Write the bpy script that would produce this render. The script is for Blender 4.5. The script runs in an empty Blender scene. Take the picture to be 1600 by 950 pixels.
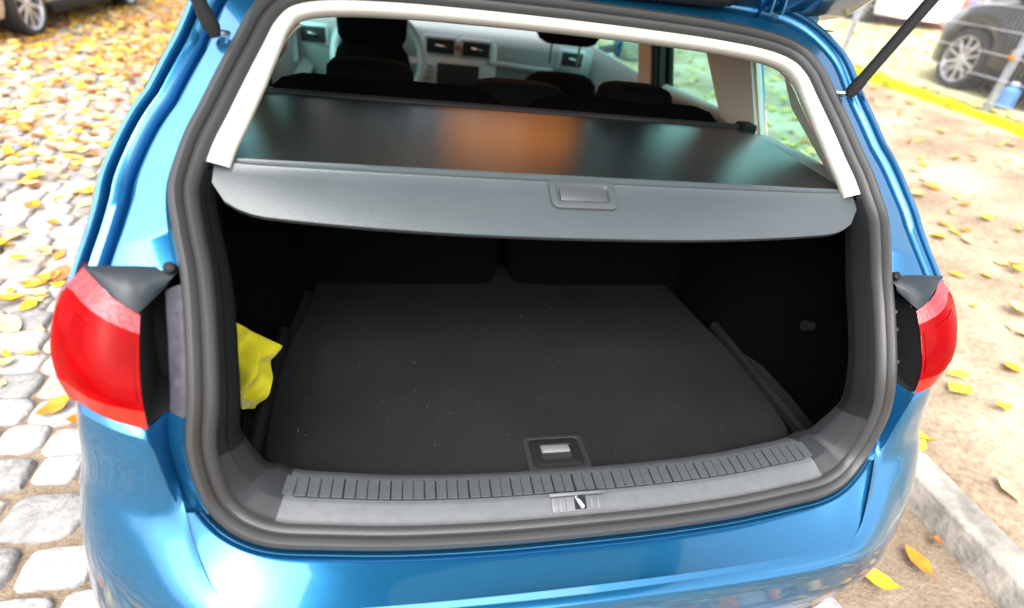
import bpy, bmesh, math, random
from mathutils import Vector, Matrix, noise
R = math.radians
random.seed(7)
sc = bpy.context.scene
col = sc.collection

# ------------------------------------------------------------------ camera, world, sun, exposure
CAM = Vector((-.319, -.432, 1.387))
F_PX = 862.0                                   # focal length in pixels of the 1600 px wide photograph
yaw, pitch, roll = R(15.11), R(32.71), R(8.20)
fw = Vector((math.sin(yaw)*math.cos(pitch), math.cos(yaw)*math.cos(pitch), -math.sin(pitch)))
rt = Vector((math.cos(yaw), -math.sin(yaw), 0))
up = rt.cross(fw)
r2 = rt*math.cos(roll) + up*math.sin(roll)
u2 = -rt*math.sin(roll) + up*math.cos(roll)
cd = bpy.data.cameras.new('camera')
cam = bpy.data.objects.new('camera', cd); col.objects.link(cam)
cam.matrix_world = Matrix(((r2.x, u2.x, -fw.x, CAM.x), (r2.y, u2.y, -fw.y, CAM.y), (r2.z, u2.z, -fw.z, CAM.z), (0, 0, 0, 1)))
cd.sensor_fit = 'HORIZONTAL'; cd.sensor_width = 36; cd.lens = 36*F_PX/1600
cd.clip_start = .02; cd.clip_end = 600
cd.dof.use_dof = True; cd.dof.focus_distance = 1.12; cd.dof.aperture_fstop = 1.7
sc.camera = cam

SUN_EL, SUN_AZ = R(55), R(-158)                 # azimuth measured from +y (ahead of the car) towards +x
world = bpy.data.worlds.new('World'); sc.world = world; world.use_nodes = True
wn = world.node_tree; bg = wn.nodes['Background']
sky = wn.nodes.new('ShaderNodeTexSky'); sky.sky_type = 'NISHITA'; sky.sun_disc = False
sky.sun_elevation = SUN_EL; sky.sun_rotation = SUN_AZ; sky.dust_density = 4.0; sky.air_density = 1.0
hsv = wn.nodes.new('ShaderNodeHueSaturation'); hsv.inputs['Saturation'].default_value = .22   # cloud cover
wn.links.new(sky.outputs[0], hsv.inputs['Color']); wn.links.new(hsv.outputs[0], bg.inputs['Color'])
bg.inputs['Strength'].default_value = .15
sl = bpy.data.lights.new('sun', 'SUN'); sl.energy = 1.0; sl.angle = R(75); sl.color = (1, .96, .9)
so = bpy.data.objects.new('sun', sl); col.objects.link(so)
sdir = Vector((math.sin(SUN_AZ)*math.cos(SUN_EL), math.cos(SUN_AZ)*math.cos(SUN_EL), math.sin(SUN_EL)))
so.rotation_euler = sdir.to_track_quat('Z', 'Y').to_euler(); so.location = sdir*30
sc.view_settings.view_transform = 'Standard'; sc.view_settings.look = 'None'
sc.view_settings.exposure = 1.95; sc.view_settings.gamma = 1.0
sc.render.engine = 'CYCLES'
try:
    sc.cycles.use_denoising = True
    sc.cycles.max_bounces = 10; sc.cycles.transparent_max_bounces = 16
except Exception: pass

def project(p):
    q = p - CAM
    d = q.dot(fw)
    if d < .05: return None
    return 800 + F_PX*q.dot(r2)/d, 475 - F_PX*q.dot(u2)/d, d

# ------------------------------------------------------------------ materials
def mat(name, base, rough=.5, metal=0, coat=0, spec=.5, noise_amt=0, noise_scale=30, bump=0, bump_scale=200, coat_rough=.03, sheen=0, dark=None, trans=0, emit=None, estr=0, sss=0):
    m = bpy.data.materials.new(name); m.use_nodes = True
    nt = m.node_tree; b = nt.nodes['Principled BSDF']
    b.inputs['Base Color'].default_value = (*base, 1); b.inputs['Roughness'].default_value = rough
    b.inputs['Metallic'].default_value = metal; b.inputs['Coat Weight'].default_value = coat
    b.inputs['Coat Roughness'].default_value = coat_rough; b.inputs['Specular IOR Level'].default_value = spec
    if sheen: b.inputs['Sheen Weight'].default_value = sheen
    if trans: b.inputs['Transmission Weight'].default_value = trans
    if sss:
        b.inputs['Subsurface Weight'].default_value = sss; b.inputs['Subsurface Radius'].default_value = (.02, .006, .004)
    if emit: b.inputs['Emission Color'].default_value = (*emit, 1); b.inputs['Emission Strength'].default_value = estr
    tc = nt.nodes.new('ShaderNodeTexCoord')
    if noise_amt:
        n = nt.nodes.new('ShaderNodeTexNoise'); n.inputs['Scale'].default_value = noise_scale; n.inputs['Detail'].default_value = 6
        nt.links.new(tc.outputs['Object'], n.inputs['Vector'])
        rp = nt.nodes.new('ShaderNodeValToRGB')
        d = dark or tuple(c*(1-noise_amt) for c in base)
        l = tuple(min(1, c*(1+noise_amt*.7)) for c in base)
        rp.color_ramp.elements[0].position = .3; rp.color_ramp.elements[1].position = .7
        rp.color_ramp.elements[0].color = (*d, 1); rp.color_ramp.elements[1].color = (*l, 1)
        nt.links.new(n.outputs['Fac'], rp.inputs['Fac']); nt.links.new(rp.outputs['Color'], b.inputs['Base Color'])
    if bump:
        n2 = nt.nodes.new('ShaderNodeTexNoise'); n2.inputs['Scale'].default_value = bump_scale; n2.inputs['Detail'].default_value = 4
        nt.links.new(tc.outputs['Object'], n2.inputs['Vector'])
        bp = nt.nodes.new('ShaderNodeBump'); bp.inputs['Strength'].default_value = bump; bp.inputs['Distance'].default_value = .01
        nt.links.new(n2.outputs['Fac'], bp.inputs['Height']); nt.links.new(bp.outputs['Normal'], b.inputs['Normal'])
    return m

PAINT_IOR = 1.5
def glass_mat(name, tint):
    m = bpy.data.materials.new(name); m.use_nodes = True; nt = m.node_tree
    for n in list(nt.nodes): nt.nodes.remove(n)
    o = nt.nodes.new('ShaderNodeOutputMaterial'); mx = nt.nodes.new('ShaderNodeMixShader')
    t = nt.nodes.new('ShaderNodeBsdfTransparent'); t.inputs[0].default_value = (*tint, 1)
    g = nt.nodes.new('ShaderNodeBsdfGlossy'); g.inputs['Roughness'].default_value = .02
    lw = nt.nodes.new('ShaderNodeLayerWeight'); lw.inputs['Blend'].default_value = .5
    pw = nt.nodes.new('ShaderNodeMath'); pw.operation = 'POWER'; pw.inputs[1].default_value = 5
    f = nt.nodes.new('ShaderNodeMath'); f.operation = 'MULTIPLY_ADD'; f.inputs[1].default_value = .9; f.inputs[2].default_value = .05
    nt.links.new(lw.outputs['Facing'], pw.inputs[0]); nt.links.new(pw.outputs[0], f.inputs[0])
    nt.links.new(f.outputs[0], mx.inputs[0]); nt.links.new(t.outputs[0], mx.inputs[1]); nt.links.new(g.outputs[0], mx.inputs[2])
    nt.links.new(mx.outputs[0], o.inputs['Surface'])
    return m

PAINT = mat('blue_metallic_paint', (.012, .138, .295), .26, .8, 1, noise_amt=.05, noise_scale=900, coat_rough=.05)
PAINT.node_tree.nodes['Principled BSDF'].inputs['Coat IOR'].default_value = PAINT_IOR
SEAL = mat('black_rubber_seal', (.030, .029, .029), .42, bump=.05, bump_scale=300)
CREAM = mat('cream_headliner_trim', (.46, .44, .395), .75, bump=.1, bump_scale=400)
GREYPL = mat('grey_sill_plastic', (.076, .080, .086), .40, noise_amt=.12, noise_scale=60, bump=.12, bump_scale=900)
CORNER = mat('dark_grey_plastic', (.020, .021, .023), .45, spec=.3, bump=.12, bump_scale=700)
DARKPL = mat('dark_plastic', (.008, .0085, .009), .55, spec=.2, bump=.1, bump_scale=600)
BLACK = mat('black_trim', (.008, .008, .009), .7)
VOID = mat('void_black', (.004, .004, .004), .9)  # near-black colour stands in for shade in gaps, openings and hollows
PLATE = mat('bare_metal_plate', (.10, .095, .115), .4, .5, noise_amt=.3, noise_scale=40)
LAMPPL = mat('dark_grey_lamp_cover', (.014, .020, .025), .35, 0, 0, spec=.3, noise_amt=.2, noise_scale=30)
FELT = mat('black_felt_lining', (.0018, .0018, .002), 1.0, spec=.05, bump=.4, bump_scale=500)
SEATF = mat('black_seat_fabric', (.0028, .0028, .003), 1.0, spec=.1, bump=.3, bump_scale=600)
DASH = mat('grey_dashboard_plastic', (.24, .26, .265), .5, bump=.15, bump_scale=500)
SILVERPL = mat('silver_trim', (.50, .52, .55), .4, .2)
CHROME = mat('chrome', (.7, .7, .72), .15, 1)
VEST = mat('yellow_reflective_cloth', (.52, .47, .0), .75, noise_amt=.12, noise_scale=25, sheen=.2)
VESTGREY = mat('silver_reflective_band', (.45, .42, .15), .4, .3)
GLASS = glass_mat('green_tinted_glass', (.36, .80, .72))
SCREEN = glass_mat('windscreen_glass', (.86, .93, .90))
MIRROR = mat('mirror_glass', (.5, .55, .55), .05, 1)
DEEPRED = mat('deep_red_light_block', (.19, .0002, .0008), .12, 0, .03, spec=.03, noise_amt=.15, noise_scale=18)
REDLENS = mat('red_lamp_lens', (.22, .0008, .0015), .12, 0, .03, spec=.03, noise_amt=.25, noise_scale=14)
PINKLENS = mat('pale_pink_lens_band', (.33, .035, .042), .2, 0, .2, spec=.3, noise_amt=.3, noise_scale=90, bump=.2, bump_scale=160)
SALMONLENS = mat('salmon_lens_band', (.27, .022, .013), .16, 0, .1, spec=.1, noise_amt=.2, noise_scale=35)
RUBBER = mat('tyre_rubber', (.014, .014, .015), .75, bump=.3, bump_scale=80)
ALLOY = mat('alloy_rim', (.55, .55, .57), .3, .8)
PANELGLOW = mat('orange_glow_panel', (1, .5, .15), .4, emit=(1, .30, .03), estr=.85)  # emission of an added panel that tints the cover's reflection orange
FIBRE = mat('pale_lint', (.13, .12, .11), .9)

def carpet_mat():
    m = mat('charcoal_boot_carpet', (.024, .0225, .0235), 1.0, spec=.15)
    nt = m.node_tree; b = nt.nodes['Principled BSDF']
    tc = nt.nodes.new('ShaderNodeTexCoord')
    n1 = nt.nodes.new('ShaderNodeTexNoise'); n1.inputs['Scale'].default_value = 330; n1.inputs['Detail'].default_value = 3
    n2 = nt.nodes.new('ShaderNodeTexNoise'); n2.inputs['Scale'].default_value = 3.5; n2.inputs['Detail'].default_value = 5
    for n in (n1, n2): nt.links.new(tc.outputs['Object'], n.inputs['Vector'])
    mx = nt.nodes.new('ShaderNodeMath'); mx.operation = 'MULTIPLY_ADD'; mx.inputs[1].default_value = .45
    nt.links.new(n2.outputs['Fac'], mx.inputs[0]); nt.links.new(n1.outputs['Fac'], mx.inputs[2])
    rp = nt.nodes.new('ShaderNodeValToRGB')
    rp.color_ramp.elements[0].position = .48; rp.color_ramp.elements[0].color = (.003, .003, .0038, 1)
    rp.color_ramp.elements[1].position = .98; rp.color_ramp.elements[1].color = (.020, .0182, .020, 1)
    nt.links.new(mx.outputs[0], rp.inputs[0]); nt.links.new(rp.outputs[0], b.inputs['Base Color'])
    bp = nt.nodes.new('ShaderNodeBump'); bp.inputs['Strength'].default_value = .9; bp.inputs['Distance'].default_value = .004
    nt.links.new(n1.outputs['Fac'], bp.inputs['Height']); nt.links.new(bp.outputs[0], b.inputs['Normal'])
    return m
CARPET = carpet_mat()
SHELF = mat('black_vinyl_cover', (.012, .013, .014), .25, 0, 0, .6, bump=.05, bump_scale=260)
FLAP = mat('grey_vinyl_flap', (.052, .061, .066), .34, 0, 0, .6, bump=.10, bump_scale=420, noise_amt=.08, noise_scale=8)

# ------------------------------------------------------------------ mesh helpers
def link(name, bm, m, parent=None, smooth=35, loc=None):
    me = bpy.data.meshes.new(name); bm.normal_update(); bm.to_mesh(me); bm.free()
    mm = m if isinstance(m, (list, tuple)) else [m]
    for x in mm: me.materials.append(x)
    if smooth:
        me.polygons.foreach_set('use_smooth', [True]*len(me.polygons))
        me.set_sharp_from_angle(angle=R(smooth))
    o = bpy.data.objects.new(name, me); col.objects.link(o)
    if parent: o.parent = parent
    if loc is not None: o.location = loc
    return o
def tag(o, label=None, cat=None, group=None, kind=None):
    for k, v in (('label', label), ('category', cat), ('group', group), ('kind', kind)):
        if v: o[k] = v
    return o
def thing(name, label, cat, loc=(0, 0, 0), rz=0, group=None):
    o = bpy.data.objects.new(name, None); col.objects.link(o); o.location = loc; o.rotation_euler = (0, 0, rz)
    o.empty_display_size = .1
    return tag(o, label, cat, group)
def grid(bm, rows, closed=False, flip=False, mi=0):
    """rows: list of equally long point lists -> quads"""
    vs = [[bm.verts.new(p) for p in r] for r in rows]
    n = len(rows[0])
    for a, b in zip(vs, vs[1:]):
        for j in range(n if closed else n-1):
            k = (j+1) % n
            q = (a[j], a[k], b[k], b[j])
            try:
                f = bm.faces.new(q[::-1] if flip else q); f.material_index = mi
            except ValueError: pass
    return vs
def both(rows_fn):
    bm = bmesh.new()
    for s in (1, -1):
        rows = [[Vector((p[0]*s, p[1], p[2])) for p in r] for r in rows_fn]
        grid(bm, rows, flip=(s < 0))
    bmesh.ops.remove_doubles(bm, verts=bm.verts, dist=.0003)
    return bm
def box(bm, c, s, rot=None, bev=0, mi=0):
    r = bmesh.ops.create_cube(bm, size=1)
    M = Matrix.Translation(c) @ (rot.to_4x4() if rot else Matrix()) @ Matrix.Diagonal((*s, 1))
    bmesh.ops.transform(bm, matrix=M, verts=r['verts'])
    fs = {f for v in r['verts'] for f in v.link_faces}
    for f in fs: f.material_index = mi
    if bev:
        es = list({e for v in r['verts'] for e in v.link_edges})
        rr = bmesh.ops.bevel(bm, geom=es, offset=bev, segments=2, affect='EDGES', profile=.5)
        for f in rr['faces']: f.material_index = mi
def tube(bm, pts, rad, n=8, cap=True, mi=0):
    pts = [Vector(p) for p in pts]; rings = []
    for i, p in enumerate(pts):
        t = (pts[min(i+1, len(pts)-1)] - pts[max(i-1, 0)]).normalized()
        a = t.orthogonal().normalized()
        if i and rings:
            a = (prev - t*prev.dot(t)).normalized()
        prev = a; b = t.cross(a)
        rr = rad[i] if isinstance(rad, (list, tuple)) else rad
        rings.append([p + (a*math.cos(2*math.pi*k/n) + b*math.sin(2*math.pi*k/n))*rr for k in range(n)])
    vs = grid(bm, rings, closed=True, mi=mi)
    if cap:
        for r_, fl in ((vs[0], True), (vs[-1], False)):
            f = bm.faces.new(r_[::-1] if fl else r_); f.material_index = mi
def lathe(bm, prof, n=32, M=None, mi=0):
    """prof: (radius, axial) list revolved about the local x axis"""
    rows = []
    for r_, a in prof:
        rows.append([Vector((a, r_*math.cos(2*math.pi*k/n), r_*math.sin(2*math.pi*k/n))) for k in range(n)])
    if M: rows = [[M @ p for p in r] for r in rows]
    grid(bm, rows, closed=True, mi=mi)
def roundbox(bm, c, s, e=.35, n=10, M=None):
    """superellipsoid cushion"""
    rows = []
    sg = lambda v, p: math.copysign(abs(v)**p, v)
    for i in range(n+1):
        t = -math.pi/2 + math.pi*i/n
        rows.append([Vector((c[0]+s[0]/2*sg(math.cos(t), e)*sg(math.cos(a), e), c[1]+s[1]/2*sg(math.cos(t), e)*sg(math.sin(a), e), c[2]+s[2]/2*sg(math.sin(t), e)))
                     for a in [2*math.pi*k/(2*n) for k in range(2*n)]])
    if M: rows = [[M @ p for p in r] for r in rows]
    grid(bm, rows, closed=True)
    bmesh.ops.remove_doubles(bm, verts=bm.verts, dist=.0005)
def cat(pts, per=8):
    P = [Vector(p) for p in pts]; out = []
    for i in range(len(P)-1):
        p0 = P[i-1] if i else P[0]*2-P[1]; p1, p2 = P[i], P[i+1]; p3 = P[i+2] if i+2 < len(P) else P[-1]*2-P[-2]
        for k in range(per):
            t = k/per
            out.append(.5*((2*p1)+(-p0+p2)*t+(2*p0-5*p1+4*p2-p3)*t*t+(-p0+3*p1-3*p2+p3)*t**3))
    out.append(P[-1]); return out
def interp(tab, x):
    if x <= tab[0][0]: return tab[0][1]
    for (a, b), (c, d) in zip(tab, tab[1:]):
        if x <= c: return b + (d-b)*(x-a)/(c-a)
    return tab[-1][1]
def resample(pts, n):
    L = [0]
    for a, b in zip(pts, pts[1:]): L.append(L[-1]+(Vector(b)-Vector(a)).length)
    out = []; j = 0
    for i in range(n):
        t = L[-1]*i/(n-1)
        while j < len(L)-2 and L[j+1] < t: j += 1
        u = (t-L[j])/max(1e-9, L[j+1]-L[j])
        out.append(Vector(pts[j]).lerp(Vector(pts[j+1]), min(1, max(0, u))))
    return out
def mirx(p): return Vector((-p[0], p[1], p[2]))
def simple(name, verts_rows, m, parent, **k):
    bm = bmesh.new(); grid(bm, verts_rows); return link(name, bm, m, parent, **k)

# ------------------------------------------------------------------ terrain
KX = 1.37
def ground_z(x, y=0):
    if x < KX: return 0
    if x < 1.49: return .1
    if x < 9.0: return .1 + (x-1.49)*.107
    return .1 + 7.51*.107 + (x-9.0)*.05*max(0, 1-(x-9)/60)

def earth_mat(name, c1, c2, c3, sc1=3.0, sc2=60):
    m = bpy.data.materials.new(name); m.use_nodes = True; nt = m.node_tree; b = nt.nodes['Principled BSDF']
    b.inputs['Roughness'].default_value = .95; b.inputs['Specular IOR Level'].default_value = .2
    tc = nt.nodes.new('ShaderNodeTexCoord')
    a = nt.nodes.new('ShaderNodeTexNoise'); a.inputs['Scale'].default_value = sc1; a.inputs['Detail'].default_value = 8; a.inputs['Roughness'].default_value = .65
    d = nt.nodes.new('ShaderNodeTexNoise'); d.inputs['Scale'].default_value = sc2; d.inputs['Detail'].default_value = 5
    for n in (a, d): nt.links.new(tc.outputs['Object'], n.inputs['Vector'])
    rp = nt.nodes.new('ShaderNodeValToRGB'); rp.color_ramp.elements.new(.5)
    for e, p, c in zip(rp.color_ramp.elements, (.36, .5, .64), (c1, c2, c3)): e.position = p; e.color = (*c, 1)
    mul = nt.nodes.new('ShaderNodeMix'); mul.data_type = 'RGBA'; mul.blend_type = 'OVERLAY'; mul.inputs[0].default_value = .5
    nt.links.new(a.outputs['Fac'], rp.inputs[0]); nt.links.new(rp.outputs[0], mul.inputs[6]); nt.links.new(d.outputs['Color'], mul.inputs[7])
    hs = nt.nodes.new('ShaderNodeMix'); hs.data_type = 'RGBA'; hs.inputs[0].default_value = .5
    nt.links.new(rp.outputs[0], hs.inputs[6])
    d2 = nt.nodes.new('ShaderNodeTexNoise'); d2.noise_dimensions = '3D'; d2.inputs['Scale'].default_value = sc2; d2.inputs['Detail'].default_value = 5
    nt.links.new(tc.outputs['Object'], d2.inputs['Vector'])
    rg = nt.nodes.new('ShaderNodeValToRGB'); rg.color_ramp.elements[0].position = .3; rg.color_ramp.elements[1].position = .7
    rg.color_ramp.elements[0].color = (*[v*.55 for v in c2], 1); rg.color_ramp.elements[1].color = (*[min(1, v*1.35) for v in c2], 1)
    nt.links.new(d2.outputs['Fac'], rg.inputs[0]); nt.links.new(rg.outputs[0], hs.inputs[7])
    nt.links.new(hs.outputs[2], b.inputs['Base Color'])
    bp = nt.nodes.new('ShaderNodeBump'); bp.inputs['Strength'].default_value = .5; bp.inputs['Distance'].default_value = .02
    nt.links.new(d2.outputs['Fac'], bp.inputs['Height']); nt.links.new(bp.outputs[0], b.inputs['Normal'])
    return m
EARTH = earth_mat('sandy_earth', (.12, .085, .055), (.32, .245, .17), (.50, .44, .36), 1.6, 45)
JOINT = earth_mat('brown_joint_soil', (.12, .09, .06), (.20, .15, .105), (.30, .235, .175), 5, 90)
STONES = [mat('cobble_granite_%s' % t, c, .75, noise_amt=.3, noise_scale=38, bump=.5, bump_scale=70) for t, c in
          (('pale', (.32, .30, .285)), ('warm', (.30, .262, .225)), ('grey', (.22, .212, .205)))]
KERBM = mat('kerb_stone', (.30, .275, .24), .9, noise_amt=.55, noise_scale=9, bump=.6, bump_scale=45)
LEAFM = [mat('leaf_%s' % n, c, .6, noise_amt=.3, noise_scale=40) for n, c in
         (('yellow', (.66, .36, .008)), ('orange', (.56, .19, .006)), ('pale', (.60, .43, .17)), ('brown', (.28, .11, .03)), ('lime', (.46, .44, .03)))]

# street: one sheet out to the horizon, then the earth bank on the right
bm = bmesh.new()
xs = [-250, -60, -20, -8, -4, 0, KX-.002]; ys = [-60, -10, 0, 8, 20, 60, 250]
grid(bm, [[Vector((x, y, -.006)) for x in xs] for y in ys], flip=True)
street = link('cobblestone_street', bm, JOINT); tag(street, kind='structure')
bm = bmesh.new()
xs = [1.38, 1.482, 1.486, 1.55]+[1.49+.25*i for i in range(1, 31)]+[9.5, 12, 16, 25, 60, 250]
ys = [-60, -20, -6]+[-3+.3*i for i in range(60)]+[18, 24, 40, 90, 250]
def earth_z(x, y):
    z = ground_z(x) if x > 1.49 else (.088 if x > 1.485 else -.004)
    if 1.6 < x < 14: z += .022*noise.noise(Vector((x*1.3, y*1.3, 0))) + .010*noise.noise(Vector((x*4, y*4, 3)))
    return z
grid(bm, [[Vector((x, y, earth_z(x, y))) for x in xs] for y in ys], flip=True)
earth = link('earth_footpath', bm, EARTH, smooth=180); tag(earth, kind='structure')

VERGE = earth_mat('yellowed_grass_verge', (.30, .30, .13), (.46, .43, .24), (.55, .47, .30), 2.2, 50)
bm = bmesh.new()
grid(bm, [[Vector((5.0+.098*(y-.65)+dx, y, earth_z(5.0+.098*(y-.65)+dx, y)+.012)) for dx in (.38, .7, 1.2, 2, 3, 3.9, 5, 7, 10, 16, 40)] for y in ys[2:]], flip=True)
tag(link('grass_verge', bm, VERGE, smooth=180), kind='structure')
# kerb stones: each its own part of the footpath
def stone_mesh(name, sx, sy, sz, seed, m, rough=.012, cuts=3):
    b = bmesh.new()
    bmesh.ops.create_cube(b, size=1)
    bmesh.ops.transform(b, matrix=Matrix.Diagonal((sx, sy, sz, 1)), verts=b.verts)
    bmesh.ops.bevel(b, geom=list(b.edges), offset=.012, segments=1, affect='EDGES')
    bmesh.ops.subdivide_edges(b, edges=[e for e in b.edges if e.calc_length() > .2], cuts=cuts)
    for v in b.verts:
        v.co += Vector([noise.noise(v.co*7+Vector((seed*7.1+k*13, 3, k)))*rough for k in range(3)])
    me = bpy.data.meshes.new(name); b.normal_update(); b.to_mesh(me); b.free(); me.materials.append(m)
    me.polygons.foreach_set('use_smooth', [True]*len(me.polygons))
    return me
kmesh = [stone_mesh('kerb_stone', 1.25e-1, .998, .34, i, KERBM, .006) for i in range(4)]
for i in range(22):
    o = bpy.data.objects.new('kerb_stone', kmesh[i % 4]); col.objects.link(o); o.parent = earth
    o.location = (KX+.058+random.uniform(-.008, .008), -3.7+i*1.0, -.072+random.uniform(-.008, .006)); o.rotation_euler = (0, random.uniform(-.04, .04), random.uniform(-.003, .003)+(math.pi if i % 2 else 0))

# cobbles: irregular rows; the 300 that show largest are parts, the rest one stuff mesh
def cobble_bm(bm, cx, cy, sx, sy, seed, base=Vector((0, 0, 0)), z0=-.045, zt=.012, mi=0):
    rnd = random.Random(seed); n = 12; ex = rnd.uniform(.30, .50)
    rr = []
    for k in range(n):
        a = 2*math.pi*(k+rnd.uniform(-.22, .22))/n
        ca, sa = math.cos(a), math.sin(a)
        e = ex
        x = math.copysign(abs(ca)**e, ca)*sx/2*rnd.uniform(.90, 1.02); y = math.copysign(abs(sa)**e, sa)*sy/2*rnd.uniform(.90, 1.02)
        rr.append((x, y))
    tilt = (rnd.uniform(-.05, .05), rnd.uniform(-.05, .05)); h = zt+rnd.uniform(-.007, .008)
    rings = []
    for f, z in ((1.0, z0), (.988, h-.015), (.95, h-.006), (.84, h-.0015), (.5, h)):
        rings.append([Vector((cx+x*f, cy+y*f, z+(x*tilt[0]+y*tilt[1])*f if z > z0 else z)) - base for x, y in rr])
    vs = grid(bm, rings, closed=True, flip=False, mi=mi)
    c = bm.verts.new(Vector((cx, cy, h+.002))-base)
    for k in range(n):
        f = bm.faces.new((vs[-1][k], vs[-1][(k+1) % n], c)); f.material_index = mi
stones = []
y = -3.2; row = 0; SX = .93
while y < 22:
    d = random.uniform(.115, .155); x = -9.5+random.uniform(0, .2)
    while x < SX-.02:
        w = random.uniform(.11, .20)
        if x+w > SX-.01: w = SX-.012-x
        if w > .05:
            xc = x+w/2
            yo = .05*math.sin(xc*1.1+row*.3)+random.uniform(-.012, .012)
            stones.append((xc, y+d/2+yo, w-.002, d-.001, row*1000+len(stones)))
        x += w
    y += d; row += 1
def under_car(x, y): return abs(x) < .70 and .3 < y < 4.3
sized = []
for s in stones:
    q = project(Vector((s[0], s[1], 0)))
    vis = q and -30 < q[0] < 1630 and -20 < q[1] < 980 and not (-.74 < s[0] < .80 and s[1] > -.05) and s[0] < -.6
    vis = vis or (q and q[0] > 1270 and 0 < q[1] < 990 and s[0] > .8 and s[1] < .7)
    sized.append((s[2]*s[3]/q[2]**2 if vis else 0, s))
sized.sort(key=lambda t: -t[0])
big = [s for v, s in sized[:300] if v > 0]; bigset = {s[4] for s in big}
for s in big:
    bm = bmesh.new(); base = Vector((s[0], s[1], 0))
    cobble_bm(bm, s[0], s[1], s[2], s[3], s[4], base)
    link('cobblestone', bm, STONES[random.choice((0, 0, 1, 2))], street, smooth=50, loc=base)
bm = bmesh.new()
for s in stones:
    if s[4] in bigset or under_car(s[0], s[1]): continue
    cobble_bm(bm, *s, mi=random.choice((0, 0, 1, 2)))
tag(link('cobblestones', bm, STONES, street, smooth=50), kind='stuff')

# ------------------------------------------------------------------ fallen leaves
def leaf_bm(bm, M, L, W, curl, mi=0, seed=0):
    rnd = random.Random(seed)
    rows = []
    for i, (t, w) in enumerate(((0, .06), (.18, .62), (.42, 1.0), (.68, .78), (.88, .34), (1, .03))):
        z = curl*L*((t-.45)**2*1.6) + rnd.uniform(0, .006)
        hw = W/2*w*rnd.uniform(.88, 1.1)
        rows.append([M @ Vector((-hw, (t-.5)*L, z+hw*abs(curl)*.9)), M @ Vector((0, (t-.5)*L, z)), M @ Vector((hw, (t-.5)*L, z+hw*abs(curl)*.7))])
    grid(bm, rows, mi=mi)
    tube(bm, [M @ Vector((0, -.5*L, .002)), M @ Vector((.004, -.72*L, .008))], .0013, n=3, cap=False, mi=mi)
def leaf_matrix(x, y, z):
    return Matrix.Translation((x, y, z)) @ Matrix.Rotation(random.uniform(0, 6.3), 4, 'Z') @ Matrix.Rotation(random.uniform(-.22, .22), 4, 'X') @ Matrix.Rotation(random.uniform(-.2, .2), 4, 'Y')
def leaf_density(x, y):
    n = noise.noise(Vector((x*.9, y*.9, 5)))+.5*noise.noise(Vector((x*2.7, y*2.7, 1)))
    if x < KX:
        base = interp(((-1, .12), (1.0, .16), (2.0, .22), (3.0, .36), (4.2, .62), (7, .9)), y)
    else:
        base = interp(((1.4, .16), (4, .20), (5.4, .3), (12, .5)), x)
    return base + n*.6*min(1, base*2)
cols = {0: 'yellow', 1: 'orange', 2: 'pale yellow', 3: 'brown', 4: 'lime yellow'}
bmL = bmesh.new(); nleaf = 0; near = []
for i in range(60000):
    r_ = random.random()
    if r_ < .70: x, y = random.uniform(-6.5, KX), random.uniform(-2.0, 14.5)
    else: x, y = random.uniform(KX+.02, 10.5), random.uniform(-1.5, 12.5)
    if -.78 < x < .80 and -.02 < y < 4.2: continue
    fx = 5.34+.098*(y-3.65)
    if x > KX and abs(x-fx) < .22: continue
    if random.random() > leaf_density(x, y): continue
    z = (earth_z(x, y)+.004) if x > 1.49 else ground_z(x)+.012
    q = project(Vector((x, y, z)))
    mi = random.choices((0, 1, 2, 3, 4), (4, 3, 5, .8, .4))[0] if x < KX else random.choices((0, 1, 2, 3, 4), (4, .8, 3, 1.2, 3) if x < fx else (2, .3, 4, .6, 4))[0]
    L = random.choice((.045, .06, .075, .09, .11))*random.uniform(.85, 1.15); W = L*random.uniform(.5, .72)
    if q and -15 < q[0] < 1615 and -5 < q[1] < 965 and L*F_PX/q[2] > 16 and (x < -.78 or x > .9):
        near.append((L/q[2], x, y, z, L, W, mi)); continue
    leaf_bm(bmL, leaf_matrix(x, y, z+random.uniform(0, .01)), L, W, random.uniform(-.2, .9), mi, i); nleaf += 1
near.sort(reverse=True)
for k, (_, x, y, z, L, W, mi) in enumerate(near):
    if k >= 230 or (x < KX and y > 2.6):
        leaf_bm(bmL, leaf_matrix(x, y, z), L, W, random.uniform(-.2, .9), mi, k); continue
    bm = bmesh.new(); M = leaf_matrix(0, 0, 0); leaf_bm(bm, M, L, W, random.uniform(-.1, .8), 0, k)
    o = link('fallen_leaf', bm, LEAFM[mi], smooth=80, loc=(x, y, z+.006))
    if x < KX: where = 'lying on the cobblestones left of the ' + ('rear bumper' if y < .55 else 'red tail light' if y < 1.15 else 'open boot' if y < 1.9 else 'blue roof pillar')
    else: where = 'lying on the ' + ('kerb by the blue car' if x < 1.6 else 'sandy footpath close to the kerb' if x < 2.3 else 'middle of the sandy footpath' if x < 3.8 else 'sandy footpath near the mossy edging')
    tag(o, '%s fallen leaf %s' % (cols[mi], where), 'leaf', '%s leaves %s' % (cols[mi], where))
tag(link('leaf_litter', bmL, LEAFM, smooth=80), 'dense carpet of yellow and orange leaves covering the far ground', 'leaf litter', kind='stuff')
print('LEAVES', nleaf, len(near), 'COBBLES', len(stones), len(big))

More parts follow.
